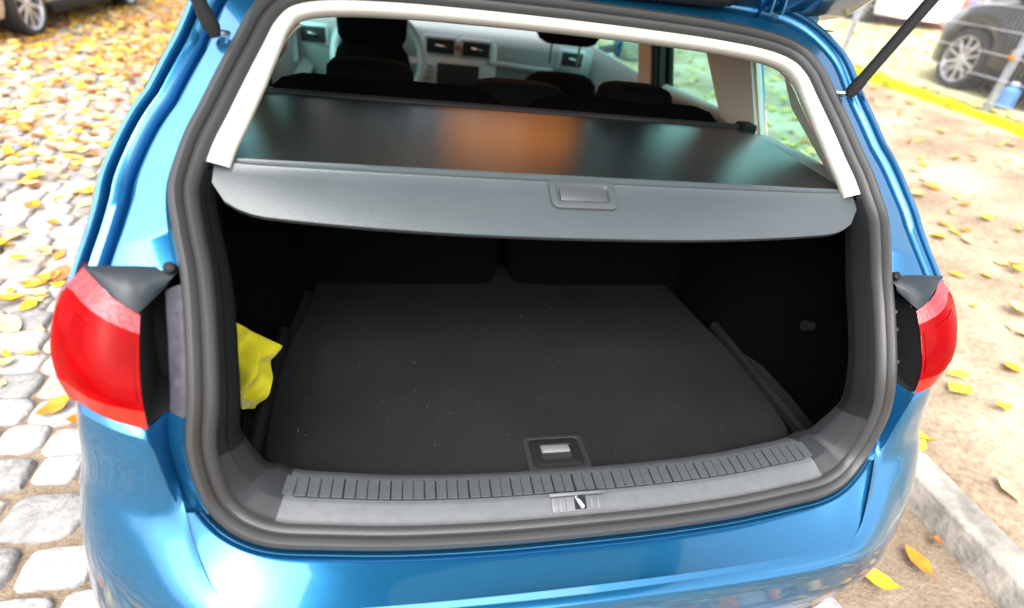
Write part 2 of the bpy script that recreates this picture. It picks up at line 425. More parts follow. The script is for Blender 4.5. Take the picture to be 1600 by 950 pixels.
# ------------------------------------------------------------------ THE BLUE CAR
car = thing('parked_car', 'blue estate car seen from behind with its tailgate open and boot empty', 'car')
PROF_S = ((.55, .6), (.62, .5), (.68, .3), (.76, .3), (.86, .75), (1.0, 1.08), (1.1, .95), (1.3, 1.0))
half = [(0, .095, .558), (.15, .096, .559), (.30, .100, .565), (.42, .107, .576), (.487, .112, .585), (.53, .121, .600), (.563, .136, .622), (.583, .15, .662),
        (.591, .165, .745), (.583, .19, .822), (.588, .25, .90), (.598, .302, .95), (.613, .348, .99), (.626, .397, 1.032), (.621, .434, 1.066), (.609, .465, 1.10),
        (.593, .492, 1.13), (.57, .531, 1.175), (.545, .575, 1.222), (.523, .610, 1.26), (.488, .643, 1.288), (.42, .660, 1.304), (.30, .668, 1.312), (.15, .672, 1.315), (0, .673, 1.316)]
S = cat(half, 5)
NS = len(S)
frames = []
for i in range(NS):
    T = (S[min(i+1, NS-1)]-S[max(i-1, 0)]).normalized()
    if i in (0, NS-1): T = Vector((1 if i == 0 else -1, 0, 0))
    yp = interp(PROF_S, S[i].z); n = Vector((0, -1, yp)).normalized()
    O = T.cross(n).normalized(); frames.append((S[i], O, n))
def at(i, o, h):
    s, O, n = frames[i]; return s + O*o + n*h
def idx(cond): return [i for i in range(NS) if cond(S[i].z)]
def strip_both(stations, prof):
    """prof: list of (o, h) or callables of station -> strip mirrored to both sides"""
    rows = []
    for pr in prof:
        rows.append([at(i, *(pr(i) if callable(pr) else pr)) for i in stations])
    return both(rows)

# rubber seal all round
sealp = [(.005, -.014), (.004, .001), (-.001, .0075), (-.008, .0095), (-.0145, .0045), (-.0165, .0), (-.0195, .004), (-.026, .0085), (-.032, .006), (-.0365, -.003), (-.0375, -.016)]
link('door_seal', strip_both(range(NS), sealp), SEAL, car, smooth=50)

# body: flange, gutters and quarter edges round the opening, sides, roof -----------------------------
up_i = idx(lambda z: z >= .952)
def ffl(i): return interp(((.95, .106), (.99, .076), (1.03, .049), (1.13, .034), (1.2, .034), (1.26, .043), (1.30, .040), (1.32, .03)), S[i].z)
def tilt(i): return .010
prof_up = [(.003, -.010), lambda i: (ffl(i)*.15, -.004), lambda i: (ffl(i), -.010), lambda i: (ffl(i)+.004, -.020), lambda i: (ffl(i)+.011, -.036), lambda i: (ffl(i)+.015, -.034), lambda i: (ffl(i)+.019, -.018),
           lambda i: (ffl(i)+.023, -.014), lambda i: (ffl(i)+.033, -.013), lambda i: (ffl(i)+.036, -.019), lambda i: (ffl(i)+.0375, -.036), lambda i: (ffl(i)+.0415, -.036), lambda i: (ffl(i)+.043, -.018),
           lambda i: (ffl(i)+.047, -.012), lambda i: (ffl(i)+.053, -.013), lambda i: (ffl(i)+.060, -.022), lambda i: (ffl(i)+.068, -.050), lambda i: (ffl(i)+.078, -.12)]
body_rows = []
for pr in prof_up: body_rows.append([at(i, *(pr(i) if callable(pr) else pr)) for i in up_i])
last = body_rows[-1]
side_rows = []
for dy in (.16, .34):
    r_ = []
    for k, i in enumerate(up_i):
        p = last[k]; side = max(0, min(1, (1.30-S[i].z)/.06))
        f = .10 if 1.025 < S[i].z < 1.285 else 1
        r_.append(p + Vector((0, dy*f, .012*(1-side))))
    side_rows.append(r_)
bm = bmesh.new()
for s in (1, -1):
    grid(bm, [[Vector((p.x*s, p.y, p.z)) for p in r_] for r_ in body_rows+side_rows], flip=(s < 0))
# lower flange beside the lamps (blue below, bare metal plate beside the lamp)
def flo(i): return interp(((.56, .022), (.63, .030), (.68, .036), (.80, .036), (.95, .037)), S[i].z)
def fld(i): return interp(((.56, -.012), (.63, -.016), (.68, -.030), (.95, -.030)), S[i].z)
low_i = idx(lambda z: .63 <= z <= .80)
lowrows = [[at(i, .003, -.010) for i in low_i], [at(i, .010, -.006) for i in low_i], [at(i, flo(i)-.004, fld(i)*.8) for i in low_i], [at(i, flo(i), fld(i)) for i in low_i]]
# crease curve T of the bumper skin (centre -> lamp)
Tc = [(0, .012, .527), (.22, .014, .527), (.40, .022, .525), (.50, .032, .524), (.555, .046, .526), (.588, .078, .548), (.606, .115, .585), (.62, .150, .635), (.630, .162, .70), (.638, .171, .782)]
Tside = resample(cat(Tc[7:], 6), len(low_i))
lowrows.append([Tside[k].lerp(lowrows[-1][k], .12) for k in range(len(low_i))])
lowrows.append(Tside)
for s in (1, -1):
    grid(bm, [[Vector((p.x*s, p.y, p.z)) for p in r_] for r_ in lowrows], flip=(s < 0))
# lip lines along the bottom
bot_i = idx(lambda z: z <= .645)
lip = [(.003, -.012), (.006, -.022), (.009, -.022), (.010, -.004), (.0115, .0003), (.013, .0003), (.0145, -.004), (.0155, -.009), (.0175, -.009), (.0185, -.003), (.020, .000), (.0215, -.0005), (.0245, -.010)]
liprows = [[at(i, *p) for i in bot_i] for p in lip]
Tb = resample(cat(Tc[:8], 6), len(bot_i))
for t in (.25, .6, .9, 1.0, 1.16):
    liprows.append([liprows[12][k].lerp(Tb[k], t) + Vector((0, 0, -.004*math.sin(math.pi*min(t, 1))-(.0035 if t > 1 else 0))) for k in range(len(bot_i))])
for s in (1, -1):
    grid(bm, [[Vector((p.x*s, p.y, p.z)) for p in r_] for r_ in liprows], flip=(s < 0))
# roof skin
rr = side_rows[-1]
topk = [k for k, i in enumerate(up_i) if S[i].z > 1.27]
roof = [[rr[k] for k in topk]]
for dy, dz in ((.25, .025), (.7, .035), (1.15, .02), (1.5, -.02)):
    roof.append([Vector((rr[k].x*(1.0+.02*dy), 1.01+dy, rr[k].z+dz*(1-abs(rr[k].x)/.9))) for k in topk])
for s in (1, -1):
    grid(bm, [[Vector((p.x*s, p.y, p.z)) for p in r_] for r_ in roof], flip=(s < 0))
# flanks, bonnet, nose
def sect(y):
    w = interp(((.5, .80), (1.0, .85), (2.2, .865), (3.3, .855), (4.0, .80), (4.25, .66), (4.33, .5)), y)
    t = interp(((.5, .97), (1.2, .985), (2.2, .985), (3.1, .965), (3.6, .90), (4.1, .80), (4.33, .62)), y)
    zb = .2
    for wy in (.93, 3.40):
        dd = abs(y-wy)
        if dd < .35: zb = max(zb, .30+math.sqrt(.35**2-dd*dd))
    zb = min(zb, t-.12)
    zs = [zb, zb+(t-zb)*.3, zb+(t-zb)*.55, zb+(t-zb)*.8, zb+(t-zb)*.93, t]
    ws = [w*.97, w*1.0, w*1.01, w*.985, w*.95, w*.90]
    return [Vector((a, y, z)) for a, z in zip(ws, zs)]
ysec = [.48, .58]+[.58+.05*i for i in range(1, 15)]+[1.4, 2.0, 2.6, 3.05]+[3.05+.05*i for i in range(1, 15)]+[3.9, 4.1, 4.25, 4.33]
for s in (1, -1):
    grid(bm, [[Vector((p.x*s, p.y, p.z)) for p in sect(y)] for y in ysec], flip=(s > 0))
bon = [[Vector((sect(y)[-1].x*t, y, sect(y)[-1].z+.03*(1-t*t))) for t in (-1, -.6, 0, .6, 1)] for y in (2.98, 3.3, 3.7, 4.1, 4.25, 4.33)]
grid(bm, bon)
grid(bm, [[Vector((.5*t, 4.33, .62+.03*(1-t*t))) for t in (-1, -.6, 0, .6, 1)], [Vector((.52*t, 4.36, .4)) for t in (-1, -.6, 0, .6, 1)], [Vector((.5*t, 4.30, .2)) for t in (-1, -.6, 0, .6, 1)]])
bmesh.ops.remove_doubles(bm, verts=bm.verts, dist=.0002)
link('body', bm, PAINT, car, smooth=40)

# bare plate and black void beside the lamp
mid_i = idx(lambda z: .79 <= z <= .948)
for s in (1, -1):
    bm = bmesh.new()
    rows = [[at(i, .003, -.010) for i in mid_i], [at(i, .010, -.006) for i in mid_i], [at(i, flo(i)-.006, -.022) for i in mid_i], [at(i, flo(i), -.034) for i in mid_i]]
    grid(bm, [[Vector((p.x*s, p.y, p.z)) for p in r_] for r_ in rows], flip=(s < 0))
    for zz in (.83, .885, .915):
        i = min(mid_i, key=lambda k: abs(S[k].z-zz)); p = at(i, .018, -.0125)
        tube(bm, [Vector((p.x*s, p.y-.0035, p.z)), Vector((p.x*s, p.y+.006, p.z))], .0042, n=8)
    link('lamp_mount_plate', bm, PLATE, car)
Iin = cat([(.636, .172, .783), (.640, .190, .83), (.645, .225, .872), (.648, .262, .906)], 4)
bm = bmesh.new()
void_i = idx(lambda z: .79 <= z <= .950)
nv = len(void_i)
inn = resample(Iin, nv)
rows = [[at(i, flo(i), -.034) for i in void_i], [at(i, flo(i)+.004, -.12) for i in void_i], [p+Vector((.02, .12, .0)) for p in inn], [p+Vector((.004, .004, 0)) for p in inn]]
bm.free()
for s in (1, -1):
    bm = bmesh.new(); grid(bm, [[Vector((p.x*s, p.y, p.z)) for p in r_] for r_ in rows], flip=(s < 0))
    a = [Vector((p.x*s, p.y, p.z)) for p in (rows[0][0], rows[1][0], rows[2][0], rows[3][0])]
    bm.faces.new([bm.verts.new(p) for p in a])
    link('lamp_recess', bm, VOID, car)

# tail lamps: inner edge, corner, wrap-around
def lamp_rows(nv=9):
    K = cat([(.742, .222, .800), (.756, .236, .835), (.760, .262, .880), (.746, .290, .925), (.719, .311, .953)], 4)
    I = cat([(.636, .171, .783), (.640, .189, .83), (.645, .224, .872), (.648, .262, .908)], 4)
    Wp = cat([(.772, .36, .812), (.774, .37, .86), (.768, .38, .90), (.742, .38, .928), (.712, .37, .942)], 4)
    I, K, Wp = resample(I, nv), resample(K, nv), resample(Wp, nv)
    out = []
    for v in range(nv):
        r_ = []
        for u in (0, .04, .18, .36, .55, .74, .9):
            p = I[v].lerp(K[v], u); b = .022*math.sin(math.pi*min(1, u*1.02))*(.5+.5*math.sin(math.pi*v/(nv-1)))
            p = p+Vector((b*.15, -b, b*.3)); r_.append(p)
        for u in (0, .12, .35, .7, 1): r_.append(K[v].lerp(Wp[v], u)+Vector((.012*math.sin(math.pi*u), -.004 if u == 0 else 0, 0)))
        out.append(r_)
    return out
LR = lamp_rows(13)
for s, w in ((-1, 'left'), (1, 'right')):
    mrows = [[Vector((p.x*s, p.y, p.z)) for p in r_] for r_ in LR]
    lampo = bpy.data.objects.new('tail_light', None); col.objects.link(lampo); lampo.parent = car
    lampo['label'] = 'red tail light on the %s rear corner of the blue car' % w
    fl = s > 0
    bm = bmesh.new(); grid(bm, mrows[2:11], flip=not fl)
    link('lens', bm, REDLENS, lampo, smooth=60)
    blk = [[(p+Vector((0, -.0016, .0005))) for p in r_[1:6]] for r_ in mrows[3:10]]
    bm = bmesh.new(); grid(bm, blk, flip=not fl); link('light_block', bm, DEEPRED, lampo, smooth=60)
    bm = bmesh.new(); grid(bm, mrows[:3], flip=not fl); link('lower_band', bm, SALMONLENS, lampo, smooth=60)
    bm = bmesh.new(); grid(bm, [r_ for r_ in mrows[10:]], flip=not fl); link('upper_band', bm, PINKLENS, lampo, smooth=60)
    # dark cover above the lamp
    A, B, Cc, D = Vector((.719, .312, .956)), at(up_i[0], .002, -.012), at(mid_i[-1], .030, -.014), Vector((.649, .264, .911))
    n = 7; rows = []
    e1 = resample([A, A.lerp(B, .5)+Vector((0, -.004, .004)), B, ], n); topm = LR[-1]
    e2 = resample([LR[-1][7], LR[-1][5], LR[-1][3], LR[-1][1], D, Cc], n)
    for t in (0, .3, .7, 1):
        rows.append([a.lerp(b, t)+Vector((0, -.006*math.sin(math.pi*t), .005*math.sin(math.pi*t))) for a, b in zip(e1, e2)])
    bm = bmesh.new(); grid(bm, [[Vector((p.x*s, p.y, p.z)) for p in r_] for r_ in rows], flip=fl)
    link('lamp_cover', bm, LAMPPL, car, smooth=60)

# bumper skin
Lb = [LR[0][k] for k in (0, 2, 4, 6, 7, 9, 11)]                   # lamp bottom, inner -> wrapped
top_row = [Vector(p) for p in Tc[:8]] + [Vector((.630, .162, .70)), Vector((.637, .1715, .781))] + [p+Vector((0, -.002, -.003)) for p in Lb[1:]] + [Vector((.80, .50, .80))]
def row(pts): return [Vector(p) for p in pts]
C_row = row([(0, .006, .525), (.22, .008, .525), (.40, .016, .523), (.502, .027, .522), (.560, .041, .523), (.598, .070, .541), (.624, .105, .577), (.640, .143, .629), (.646, .152, .645), (.656, .155, .652),
             (.675, .160, .658), (.70, .168, .662), (.725, .180, .664), (.757, .207, .665), (.785, .27, .665), (.803, .39, .665), (.81, .50, .665)])
C2 = row([(0, .000, .519), (.22, .002, .519), (.40, .010, .517), (.504, .022, .516), (.565, .036, .517), (.608, .063, .530), (.640, .094, .562), (.657, .128, .612), (.665, .132, .620), (.676, .138, .630),
          (.691, .146, .638), (.712, .156, .643), (.737, .170, .647), (.762, .196, .650), (.789, .262, .65), (.808, .39, .65), (.816, .50, .65)])
E_row = row([(0, -.004, .508), (.22, -.002, .508), (.40, .006, .506), (.506, .018, .505), (.572, .032, .505), (.622, .055, .510), (.656, .080, .530), (.677, .098, .55), (.687, .103, .555), (.697, .108, .56),
             (.711, .116, .565), (.727, .127, .568), (.748, .143, .57), (.775, .175, .575), (.805, .25, .575), (.822, .39, .575), (.83, .50, .575)])
F_row = row([(0, -.010, .47), (.22, -.008, .47), (.40, .000, .47), (.51, .012, .47), (.580, .027, .47), (.636, .048, .47), (.668, .066, .47), (.690, .079, .47), (.702, .086, .47), (.714, .094, .47),
             (.728, .104, .47), (.745, .117, .47), (.766, .138, .47), (.790, .173, .47), (.815, .245, .47), (.834, .39, .47), (.842, .50, .47)])
def shift(rw, dy, z, k=1.0): return [Vector((p.x*k, p.y+dy, z)) for p in rw]
inner_row = [p+(Vector((0, .010, .0036)) if k < 5 else Vector((-.006, .010, .0115)) if k == 5 else Vector((-.005, .008, .017)) if k == 6 else Vector((-.006, .006, .013)) if k == 7 else Vector((0, .03, -.012)) if k < 9 else Vector((-.004, .05, -.012))) for k, p in enumerate(top_row)]
G_row = [p.lerp(q, .45)+Vector((0, -.001, 0)) for p, q in zip(E_row, F_row)]
rows = [inner_row, top_row, C_row, C2, E_row, G_row, F_row, shift(F_row, -.006, .44, 1.004), shift(F_row, -.004, .40, 1.004), shift(F_row, .006, .37), shift(F_row, .012, .365), shift(F_row, .012, .30), shift(F_row, .05, .22, .98), shift(F_row, .10, .19, .95)]
bm = both(rows)
bo = link('bumper', bm, PAINT, car, smooth=70)
ms = bo.modifiers.new('smooth', 'SUBSURF'); ms.levels = 2; ms.render_levels = 2

# grey sill / inner trim ring ------------------------------------------------------------------------
lo_i = idx(lambda z: z <= 1.066)
ring = [(-.033, -.010), (-.036, -.002), (-.040, -.001), (-.044, -.0045), (-.063, -.0155), (-.0655, -.0185), (-.068, -.022), (-.090, -.052), (-.092, -.060), (-.088, -.085)]
def rw(i, o, h):
    k = interp(((.60, 1), (.66, .72), (.74, .40), (.85, .32), (1.1, .30)), S[i].z)
    return (-.033+(o+.033)*k, h*(.4+.6*k) if h < -.02 else h)
k0 = min(k for k, i in enumerate(lo_i) if S[i].z >= .72)
kc = min(k for k, i in enumerate(lo_i) if S[i].x > .49)
link('sill_trim', strip_both(lo_i[:kc+1], [(lambda i, p=p: rw(i, *p)) for p in ring]), GREYPL, car, smooth=40)
for s in (1, -1):
    bm = bmesh.new(); grid(bm, [[Vector((q.x*s, q.y, q.z)) for q in [at(i, *rw(i, *p)) for i in lo_i[kc:k0+1]]] for p in ring], flip=s < 0)
    link('corner_trim', bm, CORNER, car, smooth=40)
for s in (1, -1):
    bm = bmesh.new(); grid(bm, [[Vector((q.x*s, q.y, q.z)) for q in [at(i, *rw(i, *p)) for i in lo_i[k0:]]] for p in ring], flip=s < 0)
    link('side_trim', bm, DARKPL, car, smooth=40)
sill = [o for o in car.children if o.name.startswith('sill_trim')][0]
bmr = bmesh.new(); box(bmr, (0, 0, 0), (.0168, .033, .003), bev=.0007)
mer = bpy.data.meshes.new('rib'); bmr.to_mesh(mer); bmr.free(); mer.materials.append(mat('rib_grey_plastic', (.045, .049, .055), .42, noise_amt=.15, noise_scale=60, bump=.1, bump_scale=900))
gap_i = [i for i in lo_i if S[i].x < .485 and S[i].z < .7]
link('rib_gap_shade', strip_both(gap_i, [(-.0685, -.0222), (-.0897, -.0512)]), VOID, sill)  # black strip painting the shade into the gaps between ribs
acc = 0; lastp = None; nrib = 0
sill_path = [(i, at(i, -.0795, -.0355)) for i in range(NS) if S[i].x < .56 and S[i].z < .70]
dense = []
for (i, p), (j, q) in zip(sill_path, sill_path[1:]):
    for k in range(20): dense.append((p.lerp(q, k/20), i))
d = .0095; pos = 0; prev = dense[0][0]
for p, i in dense[1:]:
    pos += (p-prev).length; prev = p
    if p.x > .478: break
    if pos >= d:
        d += .0185
        s_, O, n = frames[i]
        dirv = (at(i, -.090, -.052)-at(i, -.068, -.022)).normalized(); tg = O.cross(n).normalized()
        if tg.x < 0: tg = -tg
        nn = tg.cross(dirv)
        if nn.z < 0: nn = -nn; 
        for sgn in (1, -1):
            if abs(p.x) < .052 and False: continue
            M = Matrix((( tg.x, dirv.x, nn.x), (tg.y, dirv.y, nn.y), (tg.z, dirv.z, nn.z)))
            o = bpy.data.objects.new('rib', mer); col.objects.link(o); o.parent = sill
            q = p+nn*.0016
            if sgn > 0: o.matrix_local = Matrix.Translation(q) @ M.to_4x4()
            else:
                M2 = Matrix(((tg.x, -dirv.x, -nn.x), (-tg.y, dirv.y, nn.y), (-tg.z, dirv.z, nn.z)))
                o.matrix_local = Matrix.Translation((-q.x, q.y, q.z)) @ M2.to_4x4()
            nrib += 1
# latch plate and striker
z0 = at(0, -.0535, -.010)
bm = bmesh.new()
tl = (at(0, -.063, -.0155)-at(0, -.044, -.0045)).normalized(); nl = Vector((1, 0, 0)).cross(tl); nl = nl if nl.z > 0 else -nl
RM = Matrix(((1, tl.x, nl.x), (0, tl.y, nl.y), (0, tl.z, nl.z)))
def onlip(x, t, h): return at(0, -.044, -.0045)+tl*t+nl*h+Vector((x, 0, 0))
box(bm, onlip(0, .0105, .001), (.095, .025, .004), RM, bev=.0015)
box(bm, onlip(0, .0265, .0055), (.102, .006, .006), RM, bev=.0015)
for k in (-3, -2, 2, 3): box(bm, onlip(k*.0125, .0105, .0035), (.006, .021, .002), RM, bev=.0006)
sp = link('latch_plate', bm, GREYPL, car)
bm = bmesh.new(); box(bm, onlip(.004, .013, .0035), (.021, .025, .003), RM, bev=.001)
link('latch_opening', bm, VOID, sp)  # black block on the plate, its colour standing in for the hole's shade
bm = bmesh.new()
tube(bm, [onlip(-.003, .022, .002), onlip(-.003, .020, .010), onlip(-.001, .012, .013), onlip(.004, .005, .012), onlip(.006, .003, .004)], .0042, n=10)
link('striker', bm, CHROME, sp)

# cream trim of the upper opening ---------------------------------------------------------------------
hi_i = idx(lambda z: z >= 1.067)
def tw(i, o, h):
    k = interp(((1.06, 1.12), (1.18, 1.0), (1.26, .72), (1.30, .58)), S[i].z)
    return (-.034+(o+.034)*k, h)
link('opening_trim', strip_both(hi_i, [(lambda i, p=p: tw(i, *p)) for p in [(-.034, -.012), (-.036, -.004), (-.039, -.0025), (-.050, -.003), (-.062, -.0055), (-.0655, -.009), (-.064, -.020), (-.050, -.035), (-.02, -.05)]]), CREAM, car, smooth=60)

# boot: floor, linings, seat backs ------------------------------------------------------------------
fe = [(0, .200), (.15, .202), (.30, .211), (.386, .225), (.45, .238), (.51, .262), (.532, .30), (.537, .40), (.538, .55), (.525, .66), (.505, .80), (.50, .98)]
fl_pts = resample(cat([(x, y, .585) for x, y in fe], 4), 40)
bm = bmesh.new()
outer = [p for p in fl_pts]
rows = []
for t in [-1+2*k/24 for k in range(25)]: rows.append([Vector((p.x*t, p.y + (0 if abs(t) == 1 else 0), .585)) for p in [Vector((1, 0, 0))]*1])
vs_r = [bm.verts.new(p) for p in outer]; vs_l = [bm.verts.new(mirx(p)) for p in outer[1:]]
loop = vs_l[::-1]+vs_r
f = bm.faces.new(loop)
if f.normal.z < 0: f.normal_flip()
ex = bmesh.ops.extrude_face_region(bm, geom=[f])
nvs = [g for g in ex['geom'] if isinstance(g, bmesh.types.BMVert)]
bmesh.ops.translate(bm, verts=nvs, vec=(0, 0, -.02))
bm.normal_update()
bmesh.ops.triangulate(bm, faces=[f for f in bm.faces if len(f.verts) > 4])
bmesh.ops.recalc_face_normals(bm, faces=bm.faces)
floor_o = link('boot_floor', bm, CARPET, car, smooth=30)
# handle in the floor
hc = Vector((-.004, .255, .586))
bm = bmesh.new()
def ringbox(bm, c, w, d, wi, di, z0, z1, zi, ro=.012, tilt=0):
    def rr(w, d, r_, z, n=4):
        pts = []
        for sx, sy, a0 in ((1, 1, 0), (-1, 1, 90), (-1, -1, 180), (1, -1, 270)):
            for k in range(n+1):
                a = R(a0+90*k/n); pts.append(Vector((c.x+sx*(w/2-r_)+r_*math.cos(a), c.y+sy*(d/2-r_)+r_*math.sin(a), z)))
        return pts
    grid(bm, [rr(w, d, ro, z0), rr(w, d, ro, z1-.001), rr(w-.004, d-.004, ro*.9, z1), rr(wi+.003, di+.003, ro*.5, z1), rr(wi, di, ro*.45, z1-.002), rr(wi-.004, di-.004, ro*.4, zi)], closed=True)
    vs = [bm.verts.new(p) for p in rr(wi-.004, di-.004, ro*.4, zi)]; bm.faces.new(vs)
ringbox(bm, hc, .122, .090, .100, .070, .583, .5885, .586, .012)
h1 = link('floor_handle', bm, BLACK, car)
bm = bmesh.new(); ringbox(bm, hc+Vector((0, .001, 0)), .097, .066, .062, .036, .5855, .5895, .578, .009); link('handle_frame', bm, DARKPL, h1)
bm = bmesh.new(); box(bm, hc+Vector((0, .010, .0010)), (.056, .020, .006), Matrix.Rotation(R(-14), 3, 'X'), bev=.002); link('handle_flap', bm, mat('grey_handle', (.16, .165, .17), .4, bump=.1, bump_scale=700), h1)
# lint on the carpet
rnd = random.Random(3)
bm = bmesh.new()
for k in range(60):
    x, y = rnd.uniform(-.5, .5), rnd.uniform(.22, .8); a = rnd.uniform(0, 6.3); l = rnd.choice((.001, .0012, .0016, .002, .006 if k % 6 == 0 else .002))
    p = Vector((x, y, .5862)); dv = Vector((math.cos(a), math.sin(a), 0))*l
    tube(bm, [p-dv, p+Vector((rnd.uniform(-1, 1)*l*.3, rnd.uniform(-1, 1)*l*.3, .0006)), p+dv], .0005, n=3)
tag(link('lint', bm, FIBRE, floor_o), kind='stuff')
# step strips beside the floor and side linings
for s in (1, -1):
    bm = bmesh.new()
    rows = []
    for y in (.25, .35, .5, .62, .66):
        rows.append([Vector((s*.539, y, .582)), Vector((s*.541, y, .597)), Vector((s*.553, y, .602)), Vector((s*.562, y, .597)), Vector((s*.564, y, .57))])
    grid(bm, rows, flip=s > 0); link('floor_edge_strip', bm, DARKPL, car)
    bm = bmesh.new(); rows = []
    for y, x in ((.19, .60), (.26, .625), (.40, .63), (.52, .625), (.60, .585), (.70, .548), (.85, .535), (.97, .54)):
        rows.append([Vector((s*(x+dx), y, z)) for z, dx in ((.56, 0), (.62, 0), (.72, .0), (.80, .01), (.86, .04 if y > .55 else .005), (.95, .055 if y > .55 else .01), (1.045, .075 if y > .55 else -.01))])
    # start the lining at the back of the opening trim
    zl = (.56, .62, .72, .80, .86, .95, 1.045)
    fi = [min([i for i in lo_i if S[i].x > .45], key=lambda i: abs(S[i].z-z)) for z in zl]
    first = [at(i, *rw(i, -.088, -.085)) for i in fi]
    for p in first:
        if p.z < .66: p.x = max(p.x, .548); p.y = max(p.y, .235)
    for r_ in rows:
        for q, p in zip(r_, first): q.y = max(q.y, p.y+.05)
    rows = [[Vector((s*p.x, p.y, p.z)) for p in first], [Vector((s*(p.x+.02), p.y+.03, p.z)) for p in first]]+rows[1:]
    grid(bm, rows, flip=s > 0); link('side_lining', bm, FELT, car, smooth=60)
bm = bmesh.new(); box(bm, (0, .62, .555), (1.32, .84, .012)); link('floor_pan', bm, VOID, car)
bm = bmesh.new()
for x in (.585,):
    tube(bm, [(x, .42, .76), (x+.02, .42, .76)], .012, n=12)
link('lining_knob', bm, DARKPL, car)

# rear seat, headrests
seat = bpy.data.objects.new('rear_seat', None); col.objects.link(seat); seat.parent = car
for x, w in ((-.31, .60), (.31, .60)):
    bm = bmesh.new(); roundbox(bm, (0, 0, 0), (w, .15, .56), .3, 10, Matrix.Translation((x, 1.0, .80)) @ Matrix.Rotation(R(-14), 4, 'X')); link('seat_back', bm, FELT, seat, smooth=60)
bm = bmesh.new(); roundbox(bm, (0, 1.35, .62), (1.24, .55, .2), .3, 10); link('seat_cushion', bm, SEATF, seat, smooth=60)
for x, w, zt in ((-.36, .215, 1.105), (.02, .25, 1.085), (.345, .21, 1.105)):
    bm = bmesh.new(); roundbox(bm, (0, 0, 0), (w, .10, .12), .45, 8, Matrix.Translation((x, 1.06, zt-.05))); link('headrest', bm, SEATF, seat, smooth=60)

# luggage cover ----------------------------------------------------------------------------------------
cover = bpy.data.objects.new('luggage_cover', None); col.objects.link(cover); cover.parent = car
ny, nx = 16, 25
bm = bmesh.new(); rows = []
for j in range(ny):
    t = j/(ny-1); y = .462+(.886-.462)*t; hw = .570+(.590-.570)*t
    rows.append([Vector((hw*(-1+2*k/(nx-1)), y+.016*(1-(abs(-1+2*k/(nx-1)))**2)*(1 if t < .5 else 0)*0, 1.062+.0012*math.sin(math.pi*t))) for k in range(nx)])
grid(bm, rows, flip=True); link('cover_sheet', bm, SHELF, cover, smooth=80)
def flap_pt(u, t):
    """u -1..1 across, t 0 seam .. 1 lower edge"""
    a = abs(u)
    ylo = .345 + .050*a**2.5; zlo = 1.000 + .006*a*a
    hw = .576
    # rounded ends
    drop = 1.0
    if a > .86:
        k = (a-.86)/.14; drop = 1-.42*(1-math.sqrt(max(0, 1-k*k)))
    tt = t*drop
    y = .462+(ylo-.462)*tt; z = 1.062+(zlo-1.062)*tt**1.15 + .006*math.sin(math.pi*tt)
    return Vector((u*hw, y, z))
us = [-1+2*k/60 for k in range(61)]
ts = [0, .03, .07, .12, .17, .20, .24, .4, .6, .8, .92, .97, 1.0]
def seam_h(t): return {0: .0015, .03: .003, .07: .0005, .12: 0, .17: .0005, .20: .0035, .24: .001}.get(t, 0)
bm = bmesh.new()
rows = [[flap_pt(u, t)+Vector((0, -.3, .95)).normalized()*seam_h(t) for u in us] for t in ts]
rows.append([flap_pt(u, 1.0)+Vector((0, .004, -.007)) for u in us])
rows.append([flap_pt(u, .97)+Vector((0, .012, -.012)) for u in us])
rows.append([flap_pt(u, .3)+Vector((0, .012, -.016)) for u in us])
grid(bm, rows); link('cover_flap', bm, FLAP, cover, smooth=60)
# moulded grip in the flap
pc = flap_pt(.004, .40); ax = (flap_pt(0, .2)-flap_pt(0, .6)).normalized(); nz = Vector((1, 0, 0)).cross(ax); nz = nz if nz.z > 0 else -nz
G = Matrix(((1, ax.x, nz.x, pc.x+.004), (0, ax.y, nz.y, pc.y), (0, ax.z, nz.z, pc.z+.002), (0, 0, 0, 1)))
bm = bmesh.new(); ringbox(bm, Vector((0, 0, 0)), .118, .064, .092, .036, -.004, .0032, -.002, .013); bmesh.ops.transform(bm, matrix=G, verts=bm.verts)
gr = link('cover_grip', bm, mat('grip_grey_plastic', (.055, .060, .064), .42), cover)
bm = bmesh.new(); box(bm, (0, -.004, .0015), (.084, .024, .004), Matrix.Rotation(R(12), 3, 'X'), bev=.0015); bmesh.ops.transform(bm, matrix=G, verts=bm.verts); link('grip_plate', bm, mat('grip_plate_grey', (.045, .048, .052), .42), gr)
# cassette
bm = bmesh.new()
tube(bm, [(-.575, .893, 1.056), (.575, .893, 1.056)], .0135, n=14)
link('cover_cassette', bm, BLACK, cover, smooth=60)
for s in (1, -1):
    bm = bmesh.new(); box(bm, (s*.600, .893, 1.062), (.045, .045, .026), bev=.008); link('cassette_end', bm, DARKPL, cover)
bm = bmesh.new()
for s in (1, -1):
    tube(bm, [(s*.556, .462, 1.06), (s*.585, .455, 1.052), (s*.60, .46, 1.045)], .005, n=6)
link('cover_pin', bm, BLACK, cover)

